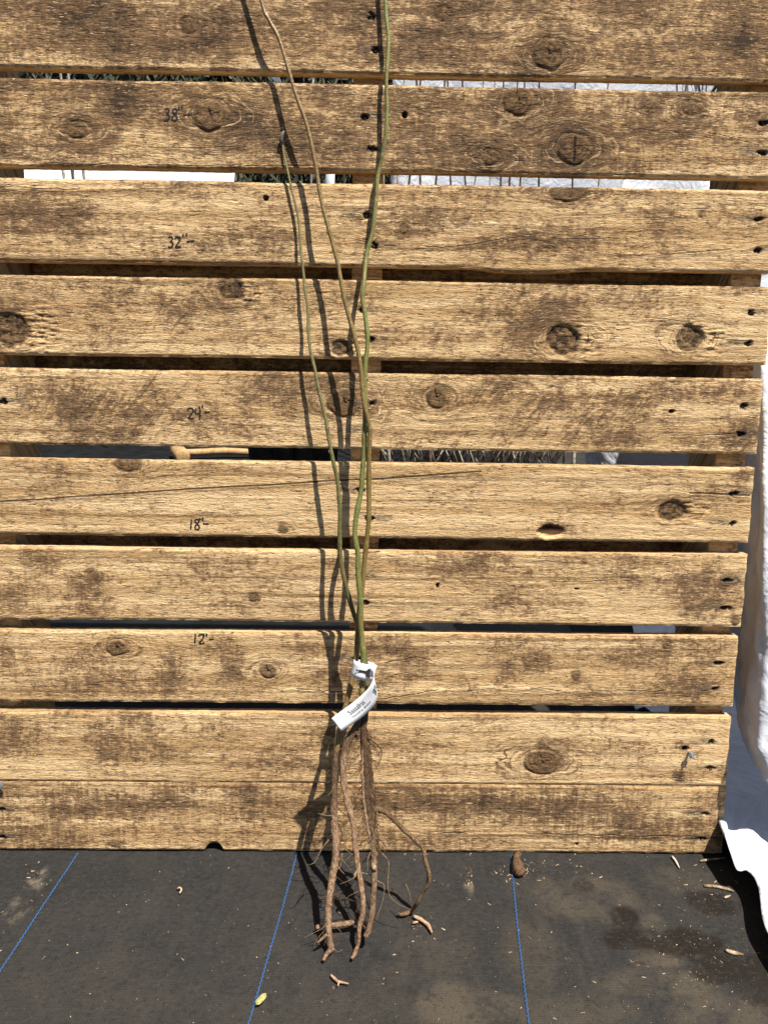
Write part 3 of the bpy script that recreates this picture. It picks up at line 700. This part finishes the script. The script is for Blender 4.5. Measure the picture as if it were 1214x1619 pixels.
lat, _, _ = root('lateral_root', sapC, [(586,1463),(576,1462),(560,1459),(542,1462),(522,1464),(500,1467)], [.0050,.0048,.0040,.0040,.0038,.0036], ROOT_PALE, 9, -.75)
def arc_pts():
    px = [(590,1279,3.9),(605,1282,4.1),(616,1290,4.3),(630,1304,4.45),(645,1318,4.6),(660,1332,4.7),(669,1342,4.75),(672,1360,4.85),(678,1383,4.95),(677,1398,4.9),(668,1412,4.75),(660,1428,4.6)]
    P = [at_d(x, y, d) for x, y, d in px]; P = [q if q[2] > .004 else at_z(q_[0], q_[1], .004) for q, q_ in zip(P, px)]
    return P + [at_z(650,1440,.0045), at_z(638,1446,.004), at_z(628,1446,.0035)]
P = catmull(arc_pts(), 7)
arc = tube('lateral_root', P, np.interp(np.linspace(0, 1, len(P)), [0,.15,.3,.6,.9,1], [.0036,.0032,.0028,.0026,.0026,.0018]), mat_root('arc_root_bark', (.10,.058,.03), (.31,.20,.11), (.18,.11,.06)), sapC, 8, .25, 4, 90.)
def rootlet(parent, pts, r0=.0007, doff=0.0, mat=ROOTLET, r1=.0003):
    P = catmull(root_pts(pts, doff), 6); tube('rootlet', P, np.linspace(r0, r1, len(P)), mat, parent, 5)
rootlet(rC, [(580,1166),(594,1176),(603,1186),(602,1200),(596,1212),(590,1222)], .0009, .1, ROOT_DARK)
rootlet(rC, [(602,1188),(597,1194)], .0006, .1, ROOT_DARK)
rootlet(rC, [(592,1207),(597,1218)], .0006, .1, ROOT_DARK)
rootlet(rC, [(577,1206),(570,1212),(563,1222),(551,1233)], .0008, .1, ROOT_DARK)
rootlet(rC, [(576,1190),(566,1194),(560,1203)], .0007, .1, ROOT_DARK)
rootlet(rC, [(574,1209),(566,1210)], .0014, .12, ROOT_DARK)
rootlet(rC, [(577,1168),(562,1168),(556,1163)], .0014, .0, ROOT_DARK)
rootlet(rA, [(529,1240),(526,1248),(522,1255),(519,1258)], .0008, .2)
rootlet(rA, [(528,1290),(515,1290),(502,1286)], .0008, .3)
rootlet(rA, [(520,1328),(508,1344),(497,1364),(484,1369)], .0009, .4)
rootlet(rA, [(535,1280),(545,1288),(552,1292)], .0008, .1, ROOT_DARK)
rootlet(rA, [(534,1370),(540,1378),(545,1383)], .0009, .1)
rootlet(rA, [(536,1362),(541,1350),(538,1370),(533,1376)], .0008, .1)
rootlet(rA, [(517,1478),(508,1486),(502,1491)], .0022, .1, ROOT_PALE, .0012)
rootlet(rC, [(597,1342),(606,1352),(614,1362),(614,1380),(613,1400),(617,1418),(630,1430),(648,1438)], .0009, -.1)
rootlet(rC, [(585,1348),(581,1362),(582,1380)], .0008, .2)
rootlet(rC, [(594,1310),(590,1322),(582,1332),(576,1340)], .0009, .4)
rootlet(rC, [(571,1380),(585,1384),(598,1394),(607,1400),(606,1420),(600,1440),(594,1456)], .0007, -.1)
rootlet(rC, [(596,1284),(596,1300),(592,1320)], .0007, .3)
rootlet(arc, [(641,1398),(647,1412),(650,1428)], .0006, -.4)
rootlet(arc, [(663,1330),(661,1340),(654,1356)], .0005, -.3)
rr = random.Random(11)
for par, PP, nrm in ((rA, pA, 46), (rB, pB, 44), (rC, pC, 95)):
    for k in range(nrm):
        i = int(rr.uniform(.08, .82 if par is not rC else .62)*len(PP)); q = np.array(PP[i])
        dv = np.array([rr.choice((-1, 1))*rr.uniform(.4, 1), -rr.uniform(-.1, .6), -rr.uniform(.1, 1.1)]); dv /= np.linalg.norm(dv)
        ln = rr.uniform(.008, .036)*(1.15 if par is rC else 1); pts = [q]
        for s in range(4):
            dv = dv + np.array([rr.uniform(-.5, .5), rr.uniform(-.3, .3), rr.uniform(-.5, .2)]); dv /= np.linalg.norm(dv)
            pts.append(pts[-1]+dv*ln/4)
        pts = [np.array([p[0], p[1], max(p[2], .002)]) for p in pts]
        tube('rootlet', catmull(pts, 3), np.linspace(.0006, .0002, 13), ROOT_DARK if (par is rC or rr.random() < .4) else ROOTLET, par, 4)
# broken pale wound on the muddy root
wq = at_d(591, 1372, droot(1372)+.22)
tube('bark_flake', [wq+np.array([-.002, 0, .006]), wq, wq+np.array([.002, 0, -.006])], [.0008, .0034, .0008], CHIP, rC, 6)
wq = at_d(561, 1384, droot(1384)+.05)
tube('bark_flake', [wq+np.array([.003, 0, .007]), wq, wq+np.array([-.002, -.001, -.007])], [.0012, .0016, .001], CHIP, rB, 6)

# ------------------------------------------------------------------ tag
tagE = empty('plant_tag', at_d(577, 1062, 2.6)); bpy.context.view_layer.update()
tag(tagE, 'white paper plant tag looped around the three stems, printed Sassafras', 'tag')
def ribbon(name, E1, E2, mat, parent, n=9, th=.00025):
    a = catmull(E1, n); b = catmull(E2, n); N = len(a); V = []; Fc = []; M = 4
    mid = []
    for i in range(N):
        row = [a[i]*(1-k/M)+b[i]*(k/M) for k in range(M+1)]
        mid.append(row)
    mid = np.array(mid)
    du = np.gradient(mid, axis=0); dw = np.gradient(mid, axis=1); nn = np.cross(du, dw); nn /= np.linalg.norm(nn, axis=2)[..., None]+1e-12
    for sg in (1, -1):
        V += list((mid+nn*sg*th/2).reshape(-1, 3))
    K = N*(M+1); I = lambda i, k, s: s*K+i*(M+1)+k
    for i in range(N-1):
        for k in range(M):
            Fc.append((I(i,k,0), I(i+1,k,0), I(i+1,k+1,0), I(i,k+1,0))); Fc.append((I(i,k,1), I(i,k+1,1), I(i+1,k+1,1), I(i+1,k,1)))
        Fc.append((I(i,0,0), I(i,0,1), I(i+1,0,1), I(i+1,0,0))); Fc.append((I(i,M,0), I(i+1,M,0), I(i+1,M,1), I(i,M,1)))
    for k in range(M):
        Fc.append((I(0,k,0), I(0,k+1,0), I(0,k+1,1), I(0,k,1))); Fc.append((I(N-1,k,0), I(N-1,k,1), I(N-1,k+1,1), I(N-1,k+1,0)))
    o = mesh_obj(name, V, Fc, mat, parent, smooth=True)
    return o, mid, nn
# the loop round the stems: front band in view, back band behind the stems
LT = [(595.5,1052,2.98),(588,1052,3.04),(578,1050.5,3.10),(568,1047.5,3.02),(561,1044.5,2.76),(559.5,1043,2.40),(564,1043,1.98),(574,1044.5,1.66),(583,1046.5,1.70),(590,1048.5,2.05),(594,1051,2.55),(596,1052,2.90)]
LB = [(589,1077,2.98),(583,1077,3.04),(573,1076,3.10),(562,1073,3.02),(555.5,1069.5,2.76),(554,1068,2.40),(558,1067,1.98),(568,1067.5,1.66),(577,1069,1.70),(584,1072,2.05),(588,1075,2.55),(589.5,1077,2.90)]
loop, lm, ln_ = ribbon('loop', [at_d(*q) for q in LT], [at_d(*q) for q in LB], PAPER, tagE)
# dark plates on the loop stand in for the shaded opening the strip threads
def patch(name, quads, d, mat, parent):
    V = []; Fc = []
    for q in quads:
        k = len(V); V += [at_d(x, y, d_ if d_ else d) for x, y, d_ in q]; Fc.append(tuple(range(k, k+len(q))))
    return mesh_obj(name, V, Fc, mat, parent)
SLIT = simple('slit_shadow_paper', (.03, .025, .022), .9)
patch('slit_shade', [[(563,1058.2,3.075),(566,1058.8,3.095),(565.5,1062.2,3.095),(563,1061.2,3.075)], [(566.8,1059,3.10),(579.5,1061.3,3.145),(579,1065,3.145),(566.4,1062.4,3.10)]], 3.1, SLIT, loop)
patch('slit_shade', [[(579,1061,3.16),(583,1057.5,3.16),(587,1056.5,3.12),(587,1070,3.12),(583,1071.8,3.16),(580,1070,3.16),(578.5,1065.5,3.16)]], 3.1, SLIT, loop)
TE1 = [(584.5,1058,3.02),(588.5,1057,3.34),(590.5,1064,3.52),(589.5,1074,3.58),(584,1086,3.58),(573,1098,3.52),(559,1110,3.48),(543,1122,3.50),(524,1136,3.60)]
TE2 = [(581.5,1071,3.02),(586,1070,3.30),(591,1074,3.40),(594.5,1085,3.40),(596.6,1099,3.34),(592,1114,3.30),(580,1128,3.32),(562,1142,3.42),(539.5,1157,3.56)]
strip, sm, sn = ribbon('strip', [at_d(*q) for q in TE1], [at_d(*q) for q in TE2], PAPER, tagE, 10)
# make sure print lies on the side facing the camera
def on_strip(s, t, lift=.0003):
    """s: 0 slot .. 1 tail end ; t: 0 upper-left edge .. 1 lower-right edge"""
    i = s*(sm.shape[0]-1); k = t*(sm.shape[1]-1); i0 = min(int(i), sm.shape[0]-2); k0 = min(int(k), sm.shape[1]-2); fi = i-i0; fk = k-k0
    f = lambda G: (G[i0,k0]*(1-fi)+G[i0+1,k0]*fi)*(1-fk)+(G[i0,k0+1]*(1-fi)+G[i0+1,k0+1]*fi)*fk
    p = f(sm); n = f(sn); n = n/np.linalg.norm(n)
    if n @ (CAM-p) < 0 and s > .3: n = -n
    return p + n*lift
def text_mesh(body):
    cu = bpy.data.curves.new('t', 'FONT'); cu.body = body; cu.size = 1.0; cu.resolution_u = 3
    ob = bpy.data.objects.new('t', cu); C.objects.link(ob); bpy.context.view_layer.update()
    me = bpy.data.meshes.new_from_object(ob.evaluated_get(bpy.context.evaluated_depsgraph_get()))
    V = np.array([v.co[:] for v in me.vertices]); Fc = [tuple(p.vertices) for p in me.polygons]
    bpy.data.objects.remove(ob); bpy.data.curves.remove(cu); bpy.data.meshes.remove(me)
    return V, Fc
def print_text(body, s_left, s_right, t_base, t_top, mat):
    V, Fc = text_mesh(body); x0, x1 = V[:, 0].min(), V[:, 0].max()
    y1 = .72
    W = [on_strip(s_left+(s_right-s_left)*(x-x0)/(x1-x0), t_base+(t_top-t_base)*(y/y1)) for x, y in V[:, :2]]
    return mesh_obj('printed_text', W, Fc, mat, strip)
print_text('Sassafras', .865, .675, .50, .20, INKB)
print_text('Sassafras albidum', .865, .625, .72, .575, INK)
V = []; Fc = []
rb = random.Random(3); s = .395
while s < .515:
    wbar = rb.choice((.004, .006, .008)); k = len(V)
    for (a, b) in ((s, .42), (s+wbar, .42), (s+wbar, .88), (s, .88)): V.append(on_strip(a, b, .00035))
    Fc.append((k, k+1, k+2, k+3)); s += wbar + rb.choice((.007, .010, .013))
mesh_obj('barcode', V, Fc, INKB, strip)

# ------------------------------------------------------------------ white plastic sheets on the right and behind
def sheet(name, rows, mat, label, wr=.012, seed=1, fine=18, thick=.0015):
    """rows: list of polylines (hem first), all resampled to one grid with wrinkles"""
    G = np.array([catmull(np.array(r, float), fine) for r in rows]); G2 = []
    for j in range(G.shape[1]): G2.append(catmull(G[:, j], 10))
    G = np.array(G2); n0, n1 = G.shape[:2]
    du = np.gradient(G, axis=0); dv = np.gradient(G, axis=1); N = np.cross(du, dv); N /= np.linalg.norm(N, axis=2)[..., None]+1e-9
    a, b = np.meshgrid(np.arange(n0)/n0, np.arange(n1)/n1, indexing='ij')
    w = (fbm(a*9, b*3.5, seed, 4)-.5)*2*wr + wr*.7*np.sin(a*34+3*fbm(a*3, b*3, seed+2, 2)*4)*(.3+.7*b)*.5
    w = w + wr*.5*np.abs(2*fbm(a*14+b*9, b*11-a*6, seed+5, 2)-1)
    fade = sstep(0, .10, b)
    G = G + N*(w*fade)[..., None]
    I = np.arange(n0*n1).reshape(n0, n1)
    q = np.stack([I[:-1, :-1], I[1:, :-1], I[1:, 1:], I[:-1, 1:]], -1).reshape(-1, 4)
    o = mesh_obj(name, G.reshape(-1, 3), q.tolist(), mat, smooth=True)
    md = o.modifiers.new('thickness', 'SOLIDIFY'); md.thickness = thick; md.offset = 0
    if label: tag(o, *label)
    return o
# upper sheet: hem runs from behind the pallet round to the right foreground
def H_(x, y, z): return at_z(x, y, z)
hem = [np.array((1.2, 3.2, .25)), np.array((.6, 2.2, .2)), np.array((.22, 1.3, .2)), np.array((-.05, .62, .36)), np.array((-.11, .40, .40)), np.array((-.02, .30, .26)), H_(1152,1078,.15), H_(1160,1102,.125), H_(1168,1138,.125), H_(1180,1176,.125), H_(1193,1210,.125), H_(1202,1216,.15), H_(1216,1242,.14), np.array((.064,-.035,.145)), np.array((.088,-.075,.17)), np.array((.14,-.055,.19)), np.array((.32,.0,.2)), np.array((.8,.08,.2)), np.array((1.6,.2,.2))]
hs = []
for dy, dz in ((0,0),(.018,.05),(.045,.12),(.095,.25),(.165,.42),(.25,.62),(.33,.80)):
    row = []
    for k, q in enumerate(hem):
        f = np.interp(k, [0, 2, 3, 4, 5, 12, 14], [.25, .3, .5, .8, 1.0, 1.0, 1.8]); g_ = np.interp(k, [0, 2, 4, 5], [.3, .3, .55, 1.0])
        row.append(q + np.array([.03*dz + (.12*dz if k > 12 else 0), dy*f*g_, dz*g_]))
    hs.append(row)
sheet('plastic_sheet', hs, PLASTIC, ('white plastic sheet hanging beside the right end of the pallet', 'plastic sheet', 'white plastic sheets'), .020, 3, 10)
# lower sheet: lies over the ground, its wavy front edge lifted
fe = [at_z(1100,1235,.055)+np.array([0,.11,0]), at_z(1141,1288,.055), at_z(1148,1325,.05), at_z(1156,1352,.042), at_z(1163,1373,.036), at_z(1170,1378,.034), at_z(1180,1377,.036), at_z(1192,1388,.036), at_z(1200,1410,.034), at_z(1205,1450,.032), at_z(1216,1480,.03), at_z(1250,1530,.03), at_z(1330,1600,.03)]
rows = [fe]
b0 = [(-.005,.36,.03),(.01,.40,.03),(.05,.37,.035),(.10,.33,.04),(.15,.30,.04),(.2,.27,.04),(.25,.24,.04),(.30,.2,.04),(.36,.14,.04),(.42,.06,.04),(.5,-.03,.04),(.6,-.12,.04),(.8,-.25,.04)]
fe_ = np.array(fe); b0_ = np.array(b0)
for k, f in enumerate((.12, .35, .7, 1.0)):
    rows.append(list(fe_*(1-f)+b0_*f + np.array([0, 0, .012*math.sin(f*math.pi)])))
b1 = [(.13,.80,.012),(.17,.85,.012),(.22,.85,.012),(.3,.85,.012),(.38,.82,.012),(.45,.8,.012),(.52,.78,.012),(.6,.74,.012),(.7,.7,.012),(.8,.6,.012),(.9,.5,.012),(1.0,.4,.012),(1.2,.2,.012)]
b2 = [(.20,1.5,.012),(.27,1.5,.012),(.34,1.5,.012),(.42,1.5,.012),(.5,1.5,.012),(.6,1.5,.012),(.7,1.5,.012),(.8,1.5,.012),(.9,1.5,.012),(1.,1.5,.012),(1.2,1.4,.012),(1.4,1.3,.012),(1.6,1.2,.012)]
rows += [b1, b2]
sheet('plastic_sheet', rows, PLASTIC, ('white plastic sheet lying on the ground by the pallet corner, front edge lifted', 'plastic sheet', 'white plastic sheets'), .004, 8, 8)
# far sheets seen through the slots
def flat_sheet(x0, x1, Y, z0, z1, seed, label, wr=.03, lean=.05, yaw=0.0):
    rows = []
    for z in np.linspace(z0, z1, 5):
        rows.append([(x, Y + .10*math.sin(x*3+seed) + lean*(z-z0) + yaw*(x-x0), z) for x in np.linspace(x0, x1, 9)])
    return sheet('plastic_sheet', rows, PLASTIC, (label, 'plastic sheet', 'white plastic sheets'), wr, seed, 10)
flat_sheet(-.42, 2.4, 3.6, .0, 3.4, 21, 'wrinkled white plastic sheet hanging behind the bare stems', .03, .0, .42)
flat_sheet(-2.75, -1.275, 3.3, .95, 1.72, 33, 'flat white plastic sheet seen through the slot below the 38 inch board', .004, .7)

# ------------------------------------------------------------------ things behind the pallet
DARK_SHEET = mottled('dark_sheet_plastic', (.0045, .005, .006), (.010, .0105, .012), 14, .6, .004, .2)  # for a sheet added to blacken the ground seen through the gaps
rows = []
for y in (.50, .9, 1.4, 2.0, 2.7, 3.6, 4.4):
    rows.append([(x, y+.03*math.sin(x*4), .010) for x in np.linspace(-2.9, min(.08, -.05+.02*y), 9)])
tp_o = sheet('dark_sheet', rows, DARK_SHEET, ('black plastic sheet added to darken the ground behind the pallet', 'dark_sheet'), .004, 51, 8, .001)
PALEW = mottled('pale_turned_wood', (.36, .215, .09), (.52, .335, .16), 40, .55)
h0 = at_z(284, 716, .045); h1 = at_z(392, 712, .045)
mal = empty('mallet', (h0[0], h0[1], 0)); bpy.context.view_layer.update()
tag(mal, 'pale wooden mallet lying on the ground behind the pallet', 'mallet')
hd = np.array([.075, -.16, 0]); hd = hd/np.linalg.norm(hd)
tube('head', [h0-hd*.085, h0-hd*.08, h0-hd*.03, h0+hd*.05, h0+hd*.083, h0+hd*.086], [.024, .031, .034, .034, .031, .027], PALEW, mal, 16)
tube('handle', catmull([h0, h0*.7+h1*.3, h0*.3+h1*.7, h1+np.array([.12, .02, -.02])], 6), .016, PALEW, mal, 10)
POT = mottled('black_nursery_pot', (.012, .012, .013), (.030, .030, .030), 30, .5)
for k, x in enumerate((416, 449, 483, 512)):
    q = at_z(x, 742, 0.0); V, Fc, _ = tube_data([(q[0], q[1], .0), (q[0], q[1], .005), (q[0], q[1], .21), (q[0], q[1], .212), (q[0], q[1], .23), (q[0], q[1], .228), (q[0], q[1], .06)], [.05, .058, .070, .076, .077, .068, .05], 20)
    po = empty('plant_pot', (q[0], q[1], 0)); bpy.context.view_layer.update()
    tag(po, 'empty black plastic plant pot standing in a row beyond the slot', 'plant pot', 'black pots behind the pallet')
    mesh_obj('body', V, Fc, POT, po, smooth=True)
DRY = mottled('dry_stem_bark', (.26, .20, .145), (.60, .52, .42), 60, .8)
DRYD = mottled('dark_stem_bark', (.05, .035, .028), (.16, .11, .08), 60, .8)
rs = random.Random(21)
xs1 = [606,618,629,648,664,690,712,735,752,775,792,806,823,852,905,948]
for k, x in enumerate(xs1):
    Y = rs.uniform(2.0, 2.7); p1 = at_y(x, 278, Y); q0 = np.array([p1[0]+rs.uniform(-.12, .12), Y+rs.uniform(-.1, .1), 0.0]); top = p1+(p1-q0)*rs.uniform(.35, 1.0)
    mdl = (q0+p1)/2+np.array([rs.uniform(-.03, .03), 0, 0])
    o = tube('bare_stem', catmull([q0, mdl, p1, top], 5), np.linspace(rs.uniform(.006, .010), .0025, 16), DRYD if rs.random() < .6 else DRY, None, 6)
    tag(o, 'thin bare plant stem standing behind the pallet against white plastic', 'stem', 'bare stems behind the pallet')
for k, x in enumerate((452, 462, 474, 100, 132, 95, 108, 495)):
    yy = 715 if k in (0, 1, 2) else (272 if k in (3, 4) else 112)
    Y = 2.4 + .1*k; p1 = at_y(x, yy, Y); q0 = np.array([p1[0]+rs.uniform(-.1, .1), Y, 0.]); top = p1 + (p1-q0)*(.25 if yy != 715 else 2.0)
    o = tube('bare_stem', [q0, p1, top], [.007, .006, .003], DRY, None, 6)
    tag(o, 'thin bare plant stem standing behind the pallet against white plastic' if k in (3, 4) else 'pale dry stem standing behind the left half of the pallet', 'stem', 'bare stems behind the pallet' if k in (3, 4) else 'dry stems behind the left half')
J = Joined()
for k in range(260):
    x = rs.uniform(606, 880); q = at_z(x, rs.uniform(690, 760), 0); q[1] = min(max(q[1], 1.7), 2.9)
    tp_ = q + np.array([rs.uniform(-.22, .22), rs.uniform(-.1, .1), rs.uniform(.25, .55)])
    V, Fc, _ = tube_data([q, (q+tp_)/2+np.array([rs.uniform(-.03, .03), 0, 0]), tp_], [rs.uniform(.003, .008), .004, .001], 5); J.add(V, Fc)
o = mesh_obj('dry_stubble', J.V, J.F, DRY, smooth=True); tag(o, 'mass of pale dry stalks on the ground behind the pallet', 'stalks', kind='stuff')
STEEL = mottled('white_pipe', (.55, .57, .60), (.70, .72, .74), 30, .4)
pp = at_y(521, 276, 2.9); o = tube('pipe', [(pp[0], 2.9, 0), (pp[0], 2.9, 1.2), (pp[0]+.01, 2.9, 1.45)], .022, STEEL, None, 14); tag(o, 'white upright pipe behind the pallet near the middle stringer', 'pipe')
# brush beyond
GRN = mottled('brush_leaf', (.018, .030, .012), (.13, .12, .085), 3, .85, det=6)
J = Joined(); rs2 = random.Random(5)
for k in range(26000):
    far = k % 2
    x = rs2.uniform(-7, 2.5); y = rs2.uniform(6.0, 7.5) if far else rs2.uniform(4.2, 5.6); z = rs2.uniform(0, 5.5 if far else 3.4)
    a = rs2.uniform(0, 6.28); l = rs2.uniform(.15, .45); wd = rs2.uniform(.05, .16) if far else rs2.uniform(.004, .018)
    dx, dy, dz = math.cos(a)*l*.4, math.sin(a)*l*.3, l*rs2.uniform(.2, 1)
    J.add([(x-wd, y, z), (x+wd, y+.01, z), (x+dx+wd*.4, y+dy, z+dz*.6), (x+dx*1.4, y+dy*1.4, z+dz)], [(0, 1, 2, 3)])
o = mesh_obj('brush', J.V, J.F, GRN); tag(o, 'dull green brush and grass growing beyond the pallet', 'brush', kind='stuff')

# ------------------------------------------------------------------ litter on the fabric
def sliver(P, r0, r1, sides=5, flat=.45):
    V, Fc, _ = tube_data(P, [r0*.6, r0, r1, r1*.4] if len(P) == 4 else np.linspace(r0, r1, len(P)), sides)
    return V, Fc
def twig(px, r, label, mat, cat='twig', name='twig', z=.0035, group=None):
    P = catmull([at_z(x, y, max(r*.75, .0015)) for x, y in px], 5)
    o = tube(name, P, np.interp(np.linspace(0, 1, len(P)), [0, .2, .7, 1], [r*.7, r, r*.9, r*.4]), mat, None, 7, .25, int(px[0][0]), 120.); tag(o, label, cat, group); return o
PINK = mottled('peeled_twig', (.28, .165, .095), (.48, .31, .19), 200, .8)
twig([(1113,1401),(1130,1402),(1148,1406),(1160,1410)], .0022, 'long pale twig lying beside the shadow of the white plastic', CHIP)
twig([(1062,1354),(1068,1362),(1074,1373)], .0016, 'short grey twig on the fabric under the pallet edge', DRY)
twig([(1107,1362),(1120,1360),(1145,1357)], .0016, 'thin pale twig pointing at the pallet corner', CHIP)
twig([(1147,1503),(1160,1507),(1175,1510)], .0026, 'stubby pale wood splinter by the wet patch', CHIP, 'splinter', 'splinter')
twig([(1145,1420),(1155,1416)], .0015, 'tiny pale splinter below the long pale twig', CHIP, 'splinter', 'splinter')
twig([(523,1542),(531,1550),(536,1553),(551,1556)], .0017, 'small forked reddish twig on the fabric below the roots', PINK)
twig([(536,1553),(534,1560)], .001, 'tiny reddish splinter beside the forked twig', PINK, 'splinter', 'splinter')
twig([(654,1449),(666,1455),(676,1463),(683,1475)], .0027, 'broken pinkish root piece lying near the arched root', PINK, 'root piece', 'root_piece')
twig([(652,1460),(661,1458)], .0015, 'small chip beside the broken pinkish root piece', PINK, 'chip', 'root_piece')
# clod of bark tucked under the pallet
P = catmull([at_z(818,1351,.006), at_z(817,1362,.007), at_z(819,1374,.007), at_z(818,1384,.006)], 5)
o = tube('bark_piece', P, np.interp(np.linspace(0, 1, len(P)), [0, .3, .8, 1], [.0055, .0065, .008, .004]), mat_root('clod_bark', (.07,.04,.022), (.24,.145,.08), (.15,.09,.05)), None, 9, .5, 6, 160.); tag(o, 'brown bark clod on the blue line against the pallet base', 'bark')
# folded yellow-green leaf
lc = at_z(413, 1585, .0); LEAF = mottled('yellow_green_leaf', (.22, .24, .06), (.42, .38, .16), 300, .6)
V = []; Fc = []
ax = np.array([.62, .78, 0]); ay = np.array([-.78, .62, 0])
for i, t in enumerate(np.linspace(-1, 1, 9)):
    wd = .0042*math.sqrt(max(0, 1-t*t))+.0004
    for k in (-1, 0, 1): V.append(lc+ax*t*.0078+ay*wd*.85*k+np.array([0, 0, .0022+.0022*abs(k)+.001*t]))
for i in range(8):
    for k in range(2): Fc.append((i*3+k, i*3+k+1, i*3+k+4, i*3+k+3))
o = mesh_obj('leaf', V, Fc, LEAF, smooth=True); md = o.modifiers.new('t', 'SOLIDIFY'); md.thickness = .0006
tag(o, 'small folded yellow-green leaf beside the middle blue line', 'leaf')
# curl of shaved wood
o = tube('wood_shaving', catmull([at_z(280,1406,.001), at_z(284,1404,.004), at_z(287,1407,.003), at_z(284,1413,.001)], 4), [.0012]*13, CHIP, None, 5); tag(o, 'small pale wood curl on the fabric between two blue lines', 'shaving')
# crumbs: far too many to count
J = Joined(); J2 = Joined(); rc = random.Random(8)
def crumb(JJ, x, y, s, el=1.0):
    c = at_z(x, y, 0); 
    if c[1] > .004: return
    s *= .74; a = rc.uniform(0, 6.28); l = s*el; wd = s*rc.uniform(.35, .8); h = s*rc.uniform(.3, .7); z = gz(c[0], c[1])
    ca, sa = math.cos(a), math.sin(a); V = []
    for (i, j, k) in ((-1,-1,0),(1,-.7,0),(1.2,1,0),(-.8,1,0),(-.7,-.6,1),(.8,-.5,.8),(.7,.6,1),(-.6,.7,.7)):
        V.append((c[0]+(i*l*ca-j*wd*sa)*.5, c[1]+(i*l*sa+j*wd*ca)*.5, z-.0003+k*h))
    JJ.add(V, [(0,3,2,1),(4,5,6,7),(0,1,5,4),(1,2,6,5),(2,3,7,6),(3,0,4,7)])
for k in range(430): crumb(J if rc.random() < .75 else J2, rc.uniform(-40, 1250), 1350+270*rc.random()**.8, rc.choice((.0010, .0013, .0016, .0024)), rc.choice((1, 1, 1.6, 3)))
for k in range(260): crumb(J if rc.random() < .7 else J2, rc.gauss(1110, 70), rc.gauss(1500, 70), rc.choice((.0009, .0011, .0015, .0022)), rc.choice((1, 1, 1.4, 2.6)))
for (cx, cy, sx, sy, n) in ((740,1388,5,18,46),(835,1374,14,9,60),(788,1378,8,6,14),(880,1366,40,10,30),(60,1385,12,12,26),(668,1462,14,12,26),(905,1385,40,12,26),(620,1345,40,3,16),(1110,1395,30,16,34)):
    for k in range(n): crumb(J if rc.random() < .62 else J2, rc.gauss(cx, sx), max(1350, rc.gauss(cy, sy)), rc.choice((.0012, .0018, .0028)), rc.choice((1, 1.5, 3)))
o = mesh_obj('wood_crumbs', J.V, J.F, CHIP); tag(o, 'pale wood crumbs scattered over the black fabric', 'crumbs', kind='stuff')
o = mesh_obj('bark_crumbs', J2.V, J2.F, BARK); tag(o, 'dark bark crumbs scattered over the black fabric', 'crumbs', kind='stuff')
